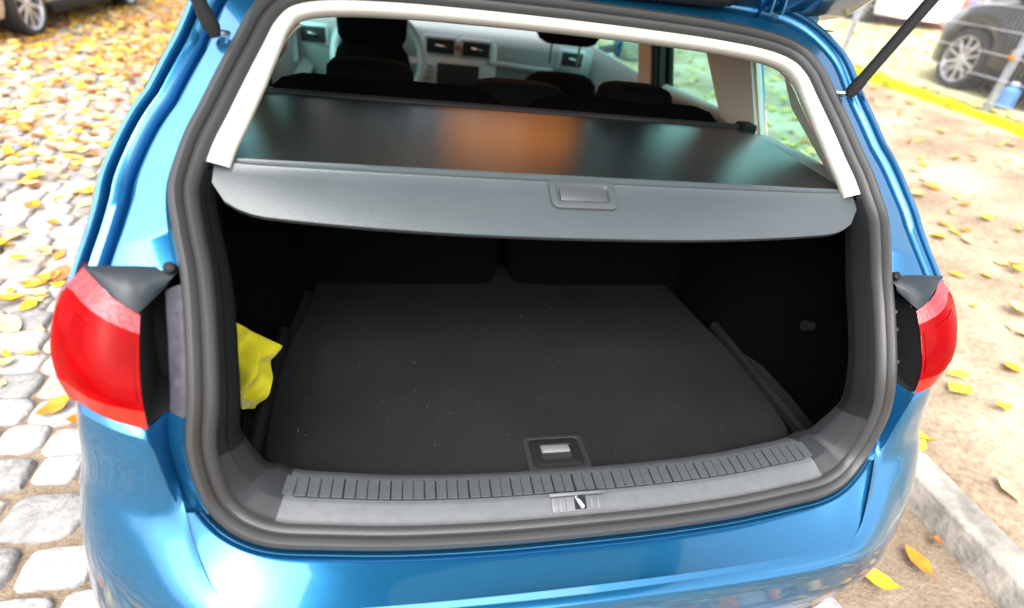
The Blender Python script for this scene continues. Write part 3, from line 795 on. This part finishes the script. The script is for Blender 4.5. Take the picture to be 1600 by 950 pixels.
# cabin -------------------------------------------------------------------------------------------------
def win(yb0, yb1, yt0, yt1, zb, zt, xb, xt, s, name='side_window', m=GLASS):
    bm = bmesh.new(); rows = []
    for t in (0, .5, 1):
        z = zb+(zt-zb)*t; x = xb+(xt-xb)*t+.008*math.sin(math.pi*t); y0 = yb0+(yt0-yb0)*t; y1 = yb1+(yt1-yb1)*t
        rows.append([Vector((s*x, y0, z)), Vector((s*(x+.004), (y0+y1)/2, z)), Vector((s*x, y1, z))])
    grid(bm, rows, flip=s < 0); return link(name, bm, m, car, smooth=80)
def panel(name, pts_b, pts_t, x_b, x_t, zb, zt, th, s, m):
    bm = bmesh.new()
    o = [(x_b, pts_b[0], zb), (x_b, pts_b[1], zb), (x_t, pts_t[1], zt), (x_t, pts_t[0], zt)]
    q = [Vector((s*x, y, z)) for x, y, z in o]; inn = [p-Vector((s*th, 0, 0)) for p in q]
    v1 = [bm.verts.new(p) for p in q]; v2 = [bm.verts.new(p) for p in inn]
    bm.faces.new(v1); bm.faces.new(v2[::-1])
    for k in range(4): bm.faces.new((v1[k], v2[k], v2[(k+1) % 4], v1[(k+1) % 4]))
    bmesh.ops.recalc_face_normals(bm, faces=bm.faces)
    bmesh.ops.bevel(bm, geom=list(bm.edges), offset=min(.012, th*.3), segments=2, affect='EDGES')
    return link(name, bm, m, car)
LEDGE = mat('grey_ledge_plastic', (.30, .33, .33), .5, bump=.1, bump_scale=500)
BEIGE = mat('beige_pillar_trim', (.68, .64, .56), .75, bump=.1, bump_scale=300)
for s in (1, -1):
    win(.66, .885, .93, 1.03, 1.04, 1.31, .675, .600, s, 'quarter_window')
    win(1.075, 1.60, 1.30, 1.58, 1.02, 1.33, .70, .600, s, 'rear_door_window')
    win(1.76, 2.72, 1.74, 2.35, 1.0, 1.34, .735, .61, s, 'front_door_window')
    panel('pillar_trim', (.875, 1.085), (1.0, 1.32), .670, .600, 1.03, 1.33, .03, s, BEIGE)
    panel('pillar_trim', (1.64, 1.78), (1.63, 1.76), .700, .605, .98, 1.34, .035, s, BEIGE)
    panel('door_pillar', (1.585, 1.645), (1.57, 1.635), .705, .607, .98, 1.34, .04, s, BLACK)
    panel('pillar_outer', (.895, 1.06), (1.02, 1.30), .695, .620, 1.00, 1.335, .018, s, PAINT)
    panel('pillar_outer', (1.585, 1.78), (1.57, 1.76), .742, .628, .97, 1.345, .018, s, BLACK)
    panel('window_frame', (1.02, 2.8), (1.2, 2.4), .628, .60, 1.325, 1.365, .03, s, PAINT)
    # belt line: door tops
    bm = bmesh.new()
    tube(bm, [(s*.655, 1.02, 1.035), (s*.672, 1.15, 1.03), (s*.69, 1.4, 1.012), (s*.70, 1.62, .995)], [.016, .022, .026, .028], n=10)
    link('door_top', bm, LEDGE, car, smooth=80)
    bm = bmesh.new(); grid(bm, [[Vector((s*.70, y, z)) for z in (.3, .6, .99)] for y in (1.0, 1.6)], flip=s > 0); link('door_panel', bm, BLACK, car)
    bm = bmesh.new(); rows = []
    for y in (1.68, 2.0, 2.4, 2.7): rows.append([Vector((s*x, y, z)) for x, z in ((.70, .3), (.68, .7), (.66, .80), (.70, .84), (.71, .97), (.725, 1.0), (.74, 1.0))])
    grid(bm, rows, flip=s > 0); link('front_door_panel', bm, DASH, car, smooth=40)
    # ledge under the quarter window
    bm = bmesh.new(); grid(bm, [[Vector((s*.565, .47, 1.060)), Vector((s*.60, .455, 1.058)), Vector((s*.66, .60, 1.052))], [Vector((s*.575, .72, 1.052)), Vector((s*.65, .72, 1.054)), Vector((s*.675, .74, 1.05))], [Vector((s*.58, 1.0, 1.045)), Vector((s*.655, 1.0, 1.046)), Vector((s*.68, 1.0, 1.042))]], flip=s < 0)
    link('window_ledge', bm, LEDGE, car, smooth=60)
    # inner face of the rear pillar
    a = [at(i, -.055, -.03) for i in hi_i if S[i].x > .48]; nA = len(a)
    e = resample([Vector((.674, .655, 1.045)), Vector((.641, .80, 1.14)), Vector((.606, .935, 1.30))], nA)
    bm = bmesh.new(); grid(bm, [[Vector((s*p.x, p.y, p.z)) for p in r_] for r_ in (a, [p.lerp(q, .5) for p, q in zip(a, e)], e)], flip=s > 0)
    link('rear_pillar_trim', bm, BEIGE, car, smooth=80)
# headliner with an added glow panel, out of view, reflected in the cover
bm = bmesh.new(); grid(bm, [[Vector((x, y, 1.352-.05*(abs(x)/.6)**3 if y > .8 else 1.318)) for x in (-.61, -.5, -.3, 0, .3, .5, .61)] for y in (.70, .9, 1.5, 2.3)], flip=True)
link('headliner', bm, mat('shaded_headliner_cloth', (.05, .05, .05), .9, bump=.2, bump_scale=300), car, smooth=80)  # cloth colour darkened to stand in for an unlit headliner in reflections
bm = bmesh.new(); roundbox(bm, (.20, 1.555, 1.345), (.68, .42, .022), .8, 12)
cl = link('glow_panel', bm, PANELGLOW, car)
# windscreen
bm = bmesh.new(); rows = []
for t in (0, .5, 1):
    rows.append([Vector((x*(.74-.14*t), 3.10-.72*t-.10*(x*x)*(1-t*.5), .985+.375*t+.01*math.sin(math.pi*t))) for x in (-1, -.6, -.2, .2, .6, 1)])
grid(bm, rows); link('windscreen', bm, SCREEN, car, smooth=80)
for s in (1, -1):
    bm = bmesh.new(); tube(bm, [(s*.75, 3.02, .98), (s*.69, 2.7, 1.15), (s*.62, 2.32, 1.345)], .03, n=8); link('windscreen_pillar', bm, BEIGE, car, smooth=60)
# dashboard
dash = bpy.data.objects.new('dashboard', None); col.objects.link(dash); dash.parent = car
bm = bmesh.new(); rows = []
for u in [-1+2*k/28 for k in range(29)]:
    x = u*.72; e = .06*u*u
    hood = .035*math.exp(-((x+.36)/.17)**2)
    rows.append([Vector((x, y-e if k < 6 else y, z+(hood if 1 <= k <= 4 else 0))) for k, (y, z) in enumerate(((2.60, .60), (2.56, .78), (2.54, .88), (2.545, .955), (2.58, .985), (2.68, .998), (2.9, 1.0), (3.08, .985)))])
grid(bm, rows); link('dash_top', bm, DASH, dash, smooth=60)
bm = bmesh.new(); box(bm, (.02, 2.535, .80), (.40, .06, .34), Matrix.Rotation(R(-8), 3, 'X'), bev=.02); cons = link('centre_console', bm, SILVERPL, dash)
bm = bmesh.new(); box(bm, (.025, 2.497, .80), (.21, .012, .13), Matrix.Rotation(R(-8), 3, 'X'), bev=.004); link('display_screen', bm, BLACK, cons)
bm = bmesh.new()
for k in range(5): box(bm, (-.125, 2.50, .845-k*.026), (.045, .014, .018), Matrix.Rotation(R(-8), 3, 'X'), bev=.003)
link('console_buttons', bm, DASH, cons)
for x, y, w in ((-.068, 2.515, .135), (.108, 2.515, .135), (.60, 2.50, .11), (-.655, 2.50, .11)):
    bm = bmesh.new(); box(bm, (x, y+.006, .938), (w+.035, .03, .095), bev=.012); v = link('air_vent', bm, SILVERPL, dash)
    bm = bmesh.new(); box(bm, (x, y-.012, .940), (w, .012, .066), bev=.004); link('vent_grille', bm, BLACK, v)
    bm = bmesh.new(); box(bm, (x, y-.022, .942), (w*.42, .010, .010), Matrix.Rotation(R(8), 3, 'Y'), bev=.002); link('vent_slider', bm, CHROME, v)
bm = bmesh.new(); box(bm, (.34, 2.505, .88), (.33, .02, .022), Matrix.Rotation(R(2), 3, 'Y'), bev=.005); link('dash_strip', bm, SILVERPL, dash)
bm = bmesh.new(); box(bm, (.019, 2.505, .94), (.03, .01, .03), bev=.003); link('hazard_button', bm, mat('red_button', (.5, .12, .12), .4), dash)
# steering wheel
stw = bpy.data.objects.new('steering_wheel', None); col.objects.link(stw); stw.parent = car
SM = Matrix.Translation((-.355, 2.30, .90)) @ Matrix.Rotation(R(66), 4, 'X')
bm = bmesh.new(); tube(bm, [SM @ Vector((.192*math.cos(a), .192*math.sin(a), 0)) for a in [2*math.pi*k/40 for k in range(41)]], .021, n=10, cap=False); link('wheel_rim', bm, mat('wheel_leather', (.42, .44, .47), .4), stw, smooth=80)
bm = bmesh.new(); roundbox(bm, (0, 0, -.01), (.16, .13, .06), .6, 8, SM); link('wheel_hub', bm, DARKPL, stw, smooth=60)
bm = bmesh.new()
for a in (0, 180, 270): box(bm, SM @ Vector((.12*math.cos(R(a)), .12*math.sin(R(a)), 0)), (.13 if a != 270 else .03, .03 if a != 270 else .13, .02), SM.to_3x3(), bev=.004)
link('wheel_spoke', bm, SILVERPL, stw)
# front seats
for x, nm in ((-.375, 'front_seat'), (.395, 'front_seat')):
    fs = bpy.data.objects.new(nm, None); col.objects.link(fs); fs.parent = car
    bm = bmesh.new(); roundbox(bm, (0, 0, 0), (.50, .15, .52), .42, 10, Matrix.Translation((x, 1.90, .60)) @ Matrix.Rotation(R(-12), 4, 'X')); link('seat_back', bm, SEATF, fs, smooth=60)
    bm = bmesh.new(); roundbox(bm, (0, 0, 0), (.30 if x < 0 else .34, .13, .40), .5, 10, Matrix.Translation((x, 1.93, 1.0*.83 if x < 0 else .775)) @ Matrix.Rotation(R(-10), 4, 'X')); link('seat_shoulder', bm, SEATF, fs, smooth=60)
    bm = bmesh.new(); roundbox(bm, (x, 2.2, .46), (.5, .5, .16), .4, 10); link('seat_cushion', bm, SEATF, fs, smooth=60)
    bm = bmesh.new(); roundbox(bm, (0, 0, 0), (.265, .10, .23), .4, 8, Matrix.Translation((x, 1.95, 1.115 if x < 0 else 1.19))); link('headrest', bm, SEATF, fs, smooth=60)
    for dx in (-.06, .06):
        bm = bmesh.new(); tube(bm, [(x+dx, 1.95, 1.0), (x+dx, 1.95, 1.08)], .006, n=6); link('headrest_post', bm, CHROME, fs)
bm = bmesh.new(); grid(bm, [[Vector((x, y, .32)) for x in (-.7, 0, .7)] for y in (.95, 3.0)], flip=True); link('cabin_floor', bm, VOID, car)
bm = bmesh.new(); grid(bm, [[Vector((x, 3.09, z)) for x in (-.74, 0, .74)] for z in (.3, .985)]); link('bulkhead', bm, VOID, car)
# driver-side belt and pillar bits
bm = bmesh.new(); box(bm, (-.615, 1.66, 1.10), (.02, .05, .24), bev=.004); link('seat_belt', bm, mat('grey_belt', (.22, .23, .26), .7, bump=.2, bump_scale=300), car)
# door mirrors
for s in (1, -1):
    bm = bmesh.new(); roundbox(bm, (s*.95, 2.60, 1.02), (.20, .12, .15), .6, 8); mo = link('door_mirror', bm, PAINT, car, smooth=60)
    bm = bmesh.new(); box(bm, (s*.95, 2.538, 1.02), (.16, .008, .115), bev=.003); link('mirror_glass', bm, MIRROR, mo)
    bm = bmesh.new(); tube(bm, [(s*.78, 2.62, .98), (s*.87, 2.61, 1.0)], .02, n=8); link('mirror_arm', bm, BLACK, mo)

# tailgate (raised), hinges, struts, cable sleeve -------------------------------------------------------
gate = bpy.data.objects.new('tailgate', None); col.objects.link(gate); gate.parent = car
ga = R(38); gd = Vector((0, -math.cos(ga), math.sin(ga))); gn = Vector((0, -math.sin(ga), -math.cos(ga)))   # along, inner face normal
G0 = Vector((0, .775, 1.338))
def gp(x, a, h): return G0+Vector((x, 0, 0))+gd*a+gn*h
def hwid(a): return interp(((0, .60), (.06, .645), (.2, .665), (.5, .72), (.72, .76), (1.15, .70)), a)
bm = bmesh.new(); rows = []
for a in (0, .015, .06, .13):
    h = {0: 0, .015: .022, .06: .034, .13: .030}[a]
    w = hwid(a); rows.append([gp(-w, a, -.03), gp(-w-.004, a, h*.4), gp(-w+.03, a, h)]+[gp(w*t-.03*t, a, h+.004*math.cos(t*9)) for t in (-.85, -.6, -.3, 0, .3, .6, .85)]+[gp(w-.03, a, h), gp(w+.004, a, h*.4), gp(w, a, -.03)])
grid(bm, rows, flip=True)
for s in (1, -1):   # side rails round the gate window
    rows = []
    for a in (.13, .3, .5, .62):
        w = hwid(a); rows.append([gp(s*w, a, -.03), gp(s*(w+.004), a, .012), gp(s*(w-.03), a, .03), gp(s*(w-.10), a, .03), gp(s*(w-.12), a, 0)])
    grid(bm, rows, flip=s > 0)
rows = []
for a, h in ((.62, .03), (.75, .045), (.95, .045), (1.15, .02)):
    w = hwid(a); rows.append([gp(-w, a, -.03), gp(-w, a, h*.5)]+[gp(w*t*.95, a, h) for t in (-1, -.5, 0, .5, 1)]+[gp(w, a, h*.5), gp(w, a, -.03)])
grid(bm, rows, flip=True)
# outer skin
grid(bm, [[gp(hwid(a)*t, a, -.035) for t in (-1, -.5, 0, .5, 1)] for a in (0, .13)])
grid(bm, [[gp(hwid(a)*t, a, -.035) for t in (-1, -.5, 0, .5, 1)] for a in (.62, .9, 1.15)])
link('gate_frame', bm, PAINT, gate, smooth=40)
bm = bmesh.new(); grid(bm, [[gp((hwid(a)-.11)*t, a, -.015) for t in (-1, 0, 1)] for a in (.13, .4, .62)]); link('rear_window', bm, glass_mat('rear_screen', (.35, .5, .47)), gate)
bm = bmesh.new()
for x0, x1 in ((-.33, -.02), (.12, .40), (.47, .58)):
    box(bm, ((x0+x1)/2, .745, 1.330), (x1-x0, .012, .010), bev=.003); box(bm, ((x0+x1)/2, .760, 1.345), (x1-x0, .012, .012), bev=.003)
link('gutter_rail', bm, PAINT, car)
for x in (.435, -.435):
    bm = bmesh.new()
    box(bm, (x, .725, 1.338), (.045, .05, .022), Matrix.Rotation(R(20), 3, 'X'), bev=.004)
    box(bm, (x-.013, .705, 1.362), (.006, .05, .05), bev=.002); box(bm, (x+.013, .705, 1.362), (.006, .05, .05), bev=.002)
    tube(bm, [(x-.03, .715, 1.352), (x+.03, .715, 1.352)], .007, n=8)
    link('hinge', bm, PAINT, gate)
bm = bmesh.new(); pts = [Vector((.04, .70, 1.335)), Vector((.10, .695, 1.345)), Vector((.18, .69, 1.350)), Vector((.26, .69, 1.352)), Vector((.33, .69, 1.358)), Vector((.36, .67, 1.40))]
pp = resample(cat(pts, 8), 60); tube(bm, pp, [.017+(.002 if k % 2 else 0) for k in range(60)], n=10); link('cable_sleeve', bm, DARKPL, gate, smooth=60)
for s in (1, -1):
    st = bpy.data.objects.new('gas_strut', None); col.objects.link(st); st.parent = car
    a, b = Vector((s*.578, .568, 1.222)), Vector((s*.647, .512, 1.470))
    dv = (b-a)
    bm = bmesh.new(); tube(bm, [a+dv*.10, b+dv*.5], .0105, n=12); link('strut_tube', bm, BLACK, st, smooth=60)
    bm = bmesh.new(); tube(bm, [a-dv*.02, a+dv*.03, a+dv*.12], [.008, .013, .012], n=10); link('strut_socket', bm, BLACK, st, smooth=60)
    bm = bmesh.new(); tube(bm, [a+Vector((-s*.02, .02, -.005)), a], .006, n=8); link('ball_stud', bm, CHROME, st)
for s in (1, -1):
    bm = bmesh.new()
    i = min(up_i, key=lambda k: abs(S[k].z-.962)); p = at(i, .016, -.004); p = Vector((p.x*s, p.y, p.z)); n = frames[i][2]
    tube(bm, [p-n*.004, p+n*.007, p+n*.009], [.009, .008, .005], n=12)
    link('rubber_buffer', bm, DARKPL, car, smooth=50)

# wheels of any car --------------------------------------------------------------------------------------
def wheel_meshes(rad=.32, spokes=10):
    bt = bmesh.new(); w = .2
    lathe(bt, [(rad*.74, -.085), (rad*.82, -.10), (rad*.95, -.095), (rad, -.07), (rad, .07), (rad*.95, .095), (rad*.82, .10), (rad*.74, .085)], 40)
    br = bmesh.new()
    lathe(br, [(rad*.76, .085), (rad*.75, .096), (rad*.715, .092), (rad*.69, .05), (rad*.68, -.07)], 36)
    lathe(br, [(.001, .083), (.03, .083), (.045, .074), (.06, .05)], 20)
    for k in range(spokes):
        a = 2*math.pi*k/spokes
        M = Matrix.Rotation(a, 3, 'X')
        box(br, M @ Vector((.066, 0, rad*.38)), (.022, .034 if k % 2 else .024, rad*.66), M, bev=.004)
    bb = bmesh.new(); lathe(bb, [(.001, .03), (rad*.68, .03)], 24)
    out = []
    for nm, b, m in (('tyre', bt, RUBBER), ('rim', br, ALLOY), ('brake_disc', bb, mat('dark_brake', (.03, .03, .03), .6))):
        me = bpy.data.meshes.new(nm); b.normal_update(); b.to_mesh(me); b.free(); me.materials.append(m)
        me.polygons.foreach_set('use_smooth', [True]*len(me.polygons)); me.set_sharp_from_angle(angle=R(35)); out.append(me)
    return out
WM = wheel_meshes()
def add_wheel(parent, x, y, z=.32, out=1):
    w = bpy.data.objects.new('wheel', WM[0]); w.name = 'wheel'; col.objects.link(w); w.parent = parent; w.location = (x, y, z)
    if out < 0: w.rotation_euler = (0, 0, math.pi)
    for k, nm in ((1, 'rim'), (2, 'brake_disc')):
        r_ = bpy.data.objects.new(nm, WM[k]); col.objects.link(r_); r_.parent = w
for s in (1, -1):
    for y in (.93, 3.40): add_wheel(car, s*.745, y, .32, s)

# other parked cars (heading +y in their own frame, nose at y = 2.05) --------------------------------------
def make_car(label, loc, rz, paint, nm='parked_car', sill_dark=True, trim=None):
    t = thing(nm, label, 'car', loc, rz)
    W = .88
    def zb(y):
        z = .22
        for wy in (-1.30, 1.30):
            d = abs(y-wy)
            if d < .37: z = max(z, .32+math.sqrt(.37**2-d*d)*.98)
        return z
    def wid(y): return interp(((-2.1, .60), (-2.02, .74), (-1.7, .85), (0, .89), (1.5, .87), (1.85, .78), (2.02, .62), (2.08, .45)), y)
    def zt(y): return interp(((-2.1, .72), (-2.0, .90), (-1.7, .96), (0, .95), (.9, .95), (1.5, .88), (1.9, .78), (2.08, .62)), y)
    ys = [-2.1, -2.06, -2.0, -1.85]+[-1.70+.04*k for k in range(21)]+[-.8, -.4, 0, .4, .8]+[.92+.04*k for k in range(20)]+[1.78, 1.9, 2.0, 2.05, 2.08]
    bm = bmesh.new(); rows = []
    for y in ys:
        a, b, w = zb(y), zt(y), wid(y); a = min(a, b-.06)
        half_ = [(w*.95, a), (w*.985, a+(b-a)*.12), (w, a+(b-a)*.4), (w*.995, a+(b-a)*.62), (w*.985, a+(b-a)*.68), (w*.97, a+(b-a)*.85), (w*.91, b-.01), (w*.80, b+.01), (w*.4, b+.03), (0, b+.035)]
        rows.append([Vector((x, y, z)) for x, z in half_]+[Vector((-x, y, z)) for x, z in half_[-2::-1]])
    grid(bm, rows, flip=True)
    for e, fl in ((rows[0], False), (rows[-1], True)):
        vs = [bm.verts.new(p) for p in e]; bm.faces.new(vs[::-1] if fl else vs)
    link('body', bm, paint, t, smooth=38)
    # greenhouse: glass band, pillars and roof
    G_ = ((-1.95, .93, .70), (-1.55, 1.36, .60), (-.6, 1.45, .60), (.15, 1.42, .59), (1.0, .95, .70))
    bm = bmesh.new()
    for s in (1, -1):
        grid(bm, [[Vector((s*.80, -1.80, .95)), Vector((s*.80, -.5, .95)), Vector((s*.80, .95, .945))], [Vector((s*.62, -1.45, 1.34)), Vector((s*.62, -.5, 1.40)), Vector((s*.61, .18, 1.375))]], flip=s < 0)
    grid(bm, [[Vector((-.78, .98, .95)), Vector((.78, .98, .95))], [Vector((-.6, .20, 1.38)), Vector((.6, .20, 1.38))]])
    grid(bm, [[Vector((.76, -1.92, .95)), Vector((-.76, -1.92, .95))], [Vector((.6, -1.5, 1.34)), Vector((-.6, -1.5, 1.34))]])
    link('windows', bm, mat('dark_car_glass', (.02, .025, .025), .06, 0, 0, .7), t)
    bm = bmesh.new(); grid(bm, [[Vector((x*w, y, z+.04*(1-x*x))) for x in (-1, -.7, 0, .7, 1)] for y, z, w in ((-1.52, 1.345, .62), (-1.0, 1.40, .635), (-.4, 1.415, .635), (.22, 1.375, .62))], flip=False)
    link('roof', bm, paint, t, smooth=60)
    for s in (1, -1):
        bm = bmesh.new()
        tube(bm, [(s*.80, .98, .95), (s*.61, .20, 1.385)], .035, n=6); tube(bm, [(s*.79, -1.88, .95), (s*.61, -1.5, 1.35)], .05, n=6)
        tube(bm, [(s*.61, .2, 1.385), (s*.63, -.5, 1.415), (s*.61, -1.5, 1.35)], .03, n=6)
        link('roof_pillar', bm, paint, t)
        bm = bmesh.new(); tube(bm, [(s*.815, -.15, .95), (s*.625, -.15, 1.40)], .03, n=6); link('door_pillar', bm, BLACK, t)
        bm = bmesh.new(); box(bm, (s*.845, 0, .235), (.09, 1.86, .11), bev=.02); link('sill', bm, DARKPL, t)
        for y0 in (.12, -.72):
            bm = bmesh.new(); tube(bm, [(s*.895, y0, .80), (s*.915, y0+.03, .80), (s*.915, y0+.15, .80), (s*.895, y0+.18, .80)], .011, n=6); link('door_handle', bm, paint, t)
        bm = bmesh.new(); roundbox(bm, (s*.62, 1.96, .66), (.28, .20, .13), .7, 8); link('headlight', bm, mat('headlight_glass', (.55, .57, .6), .1, .2, .5), t, smooth=60)
        bm = bmesh.new(); roundbox(bm, (s*.68, -1.98, .80), (.20, .16, .18), .7, 8); link('tail_light', bm, REDLENS, t, smooth=60)
        bm = bmesh.new(); roundbox(bm, (s*.98, .78, 1.0), (.18, .1, .14), .6, 8); link('door_mirror', bm, paint, t, smooth=60)
        for y in (-1.30, 1.30): add_wheel(t, s*.77, y, .32, s)
    bm = bmesh.new(); box(bm, (0, 0, .42), (1.30, 3.7, .40)); link('underbody', bm, VOID, t)
    bm = bmesh.new(); box(bm, (0, 2.06, .40), (1.0, .06, .16), bev=.02); link('grille', bm, BLACK, t)
    return t
SILVER = mat('silver_car_paint', (.42, .41, .39), .28, .6, 1)
DARKCAR = mat('dark_grey_car_paint', (.018, .017, .016), .3, .3, .6)
WHITE = mat('white_car_paint', (.75, .75, .74), .3, 0, 1)
make_car('silver car with alloy wheels parked on the leafy far side of the cobbled street', (-4.72, 7.99, 0), 0, SILVER)
fd = Vector((.098, 1, 0)).normalized(); fa = math.atan2(-fd.x, fd.y)
wl = Vector((6.16, 5.33, 0)); perp = Vector((fd.y, -fd.x, 0))
cpos = wl+perp*.80-fd*1.30
make_car('dark grey car with a silver multi-spoke wheel parked behind the wire fence', (cpos.x, cpos.y, ground_z(6.4)-.02), fa, DARKCAR)
wl = Vector((9.3, 10.5, 0)); cp2 = wl+perp*.8+fd*1.75
make_car('white car parked far behind the wire fence beside the red screen', (cp2.x, cp2.y, ground_z(9.6)-.02), fa, WHITE)

# ------------------------------------------------------------------ wire fence on a mossy edging
fence = thing('wire_fence', 'grey welded wire mesh fence on posts along the mossy edging', 'fence', (0, 0, 0))
WIRE = mat('galvanised_wire', (.62, .63, .64), .35, .5)
POSTM = mat('galvanised_post', (.33, .36, .40), .5, .4, noise_amt=.3, noise_scale=25)
def fpt(y): return Vector((5.34+.098*(y-3.65), y, ground_z(5.34+.098*(y-3.65))))
y0, y1 = -1.4, 15.6
for k in range(8):
    a, b = fpt(y0), fpt(y1); z = .16+.2*k
    bm = bmesh.new()
    for off in (-.008, .008): tube(bm, [a+Vector((off, 0, z)), b+Vector((off, 0, z))], .003, n=5)
    link('wire', bm, WIRE, fence)
bm = bmesh.new(); y = y0
while y < y1:
    p = fpt(y); tube(bm, [p+Vector((0, 0, .10)), p+Vector((0, 0, 1.64))], .0011, n=3, cap=False); y += .05
tag(link('vertical_wires', bm, WIRE, fence), kind='stuff')
bm = bmesh.new(); box(bm, (0, 0, .82), (.06, .045, 1.80), bev=.004); box(bm, (-.034, 0, .6), (.012, .07, .05), bev=.003); box(bm, (-.034, 0, 1.2), (.012, .07, .05), bev=.003)
pm = None
for y in (1.68, 4.18, 6.68, 9.18, 11.68, 14.18):
    p = fpt(y)
    if pm is None: o = link('post', bm, POSTM, fence); pm = o
    else: o = pm.copy(); col.objects.link(o); o.parent = fence
    o.location = p+Vector((.04, 0, 0)); o.rotation_euler = (0, 0, fa)
bm = bmesh.new(); p = fpt(4.18); box(bm, p+Vector((-.01, 0, .56)), (.03, .055, .03), bev=.005); link('orange_clip', bm, LEAFM[1], fence)
MOSS = earth_mat('yellow_green_moss', (.24, .27, .012), (.44, .46, .02), (.54, .54, .05), 7, 60)
edging = bpy.data.objects.new('mossy_edging', None)
for k in range(17):
    me = stone_mesh('edging_stone', .085, .99, .22, 20+k % 4, MOSS, .034, 6)
    a = fpt(y0+k+.5)
    o = bpy.data.objects.new('edging_stone', me); col.objects.link(o); o.parent = earth
    o.location = a+Vector((0, 0, -.035)); o.rotation_euler = (0, 0, fa)
# blue canister behind the fence and the red screen
cz = ground_z(6.7)
bp_ = Vector((5.95, 4.45, ground_z(5.95)+.02))
can = thing('water_canister', 'small blue plastic canister standing behind the fence by the dark car', 'canister', bp_)
bm = bmesh.new(); pr = [(.001, 0), (.075, 0), (.085, .01), (.085, .06), (.08, .065), (.085, .07), (.085, .12), (.08, .125), (.085, .13), (.085, .17), (.05, .20), (.03, .205), (.03, .23)]
lathe(bm, pr, 20, Matrix.Rotation(R(-90), 4, 'Y')); link('canister_body', bm, mat('blue_plastic', (.10, .24, .62), .3, noise_amt=.1), can)
bm = bmesh.new(); lathe(bm, [(.034, .225), (.034, .25), (.001, .252)], 14, Matrix.Rotation(R(-90), 4, 'Y')); link('canister_cap', bm, WHITE, can)
rs = thing('banner_screen', 'low red screen with blue squares standing behind the fence near the white car', 'screen', (10.62, 10.66, ground_z(10.6)), R(-42))
bm = bmesh.new(); box(bm, (0, 0, .38), (1.9, .05, .70), bev=.01); link('screen_panel', bm, mat('red_cloth', (.50, .10, .08), .8, noise_amt=.25, noise_scale=6), rs)
sqm = None
for k in range(5):
    for j in range(2):
        bm = bmesh.new(); box(bm, (-.72+k*.36, -.03, .22+j*.32), (.17, .014, .18), bev=.004)
        link('square_patch', bm, mat('blue_cloth', (.12, .16, .34), .8) if sqm is None else sqm, rs)
        sqm = sqm or bpy.data.materials['blue_cloth']
for x in (-.9, .9):
    bm = bmesh.new(); box(bm, (x, 0, .35), (.05, .07, .80), bev=.005); link('screen_post', bm, POSTM, rs)

# ------------------------------------------------------------------ yellow vest in the side pocket
vest = thing('safety_vest', 'crumpled yellow safety vest stuffed into the left side pocket of the boot', 'safety vest')
TL, TR, BR, BL = Vector((-.604, .425, .797)), Vector((-.519, .47, .691)), Vector((-.553, .38, .610)), Vector((-.610, .36, .632))
vn = (TR-TL).cross(BL-TL).normalized(); vn = vn if vn.y < 0 else -vn
def vest_pt(u, v, off=0):
    p = TL.lerp(TR, u).lerp(BL.lerp(BR, u), v)
    d = .020*noise.noise(Vector((u*2.2, v*2.6, 1)))+.016*math.sin((u*1.2+v*1.0)*7.5+2*noise.noise(Vector((u*2, v*2, 7))))*(1-abs(v-.4)*.9)
    d += .012*math.sin(math.pi*u)*math.sin(math.pi*v)
    e = .010*noise.noise(Vector((u*4, v*4, 9)))
    t = (TR-TL).normalized()
    return p+vn*(d+off)+t*e*(1 if .05 < u < .95 else .8)
bm = bmesh.new(); N = 30
grid(bm, [[vest_pt(u/N, v/N) for u in range(N+1)] for v in range(N+1)])
grid(bm, [[vest_pt(u/N, v/N, -.02) for u in range(N+1)] for v in range(N+1)], flip=True)
for v in range(N):
    pass
rim = [[vest_pt(u/N, 0, o) for u in range(N+1)]+[vest_pt(1, v/N, o) for v in range(1, N+1)]+[vest_pt(u/N, 1, o) for u in range(N-1, -1, -1)]+[vest_pt(0, v/N, o) for v in range(N-1, 0, -1)] for o in (0, -.02)]
grid(bm, rim, closed=True)
bmesh.ops.remove_doubles(bm, verts=bm.verts, dist=.0002); bmesh.ops.recalc_face_normals(bm, faces=bm.faces)
link('cloth', bm, VEST, vest, smooth=70)
bm = bmesh.new(); grid(bm, [[vest_pt(u/N, v, .0025) for u in range(0, int(N*.75)+1)] for v in (.86, .91, .97)])
link('reflective_band', bm, VESTGREY, vest, smooth=70)
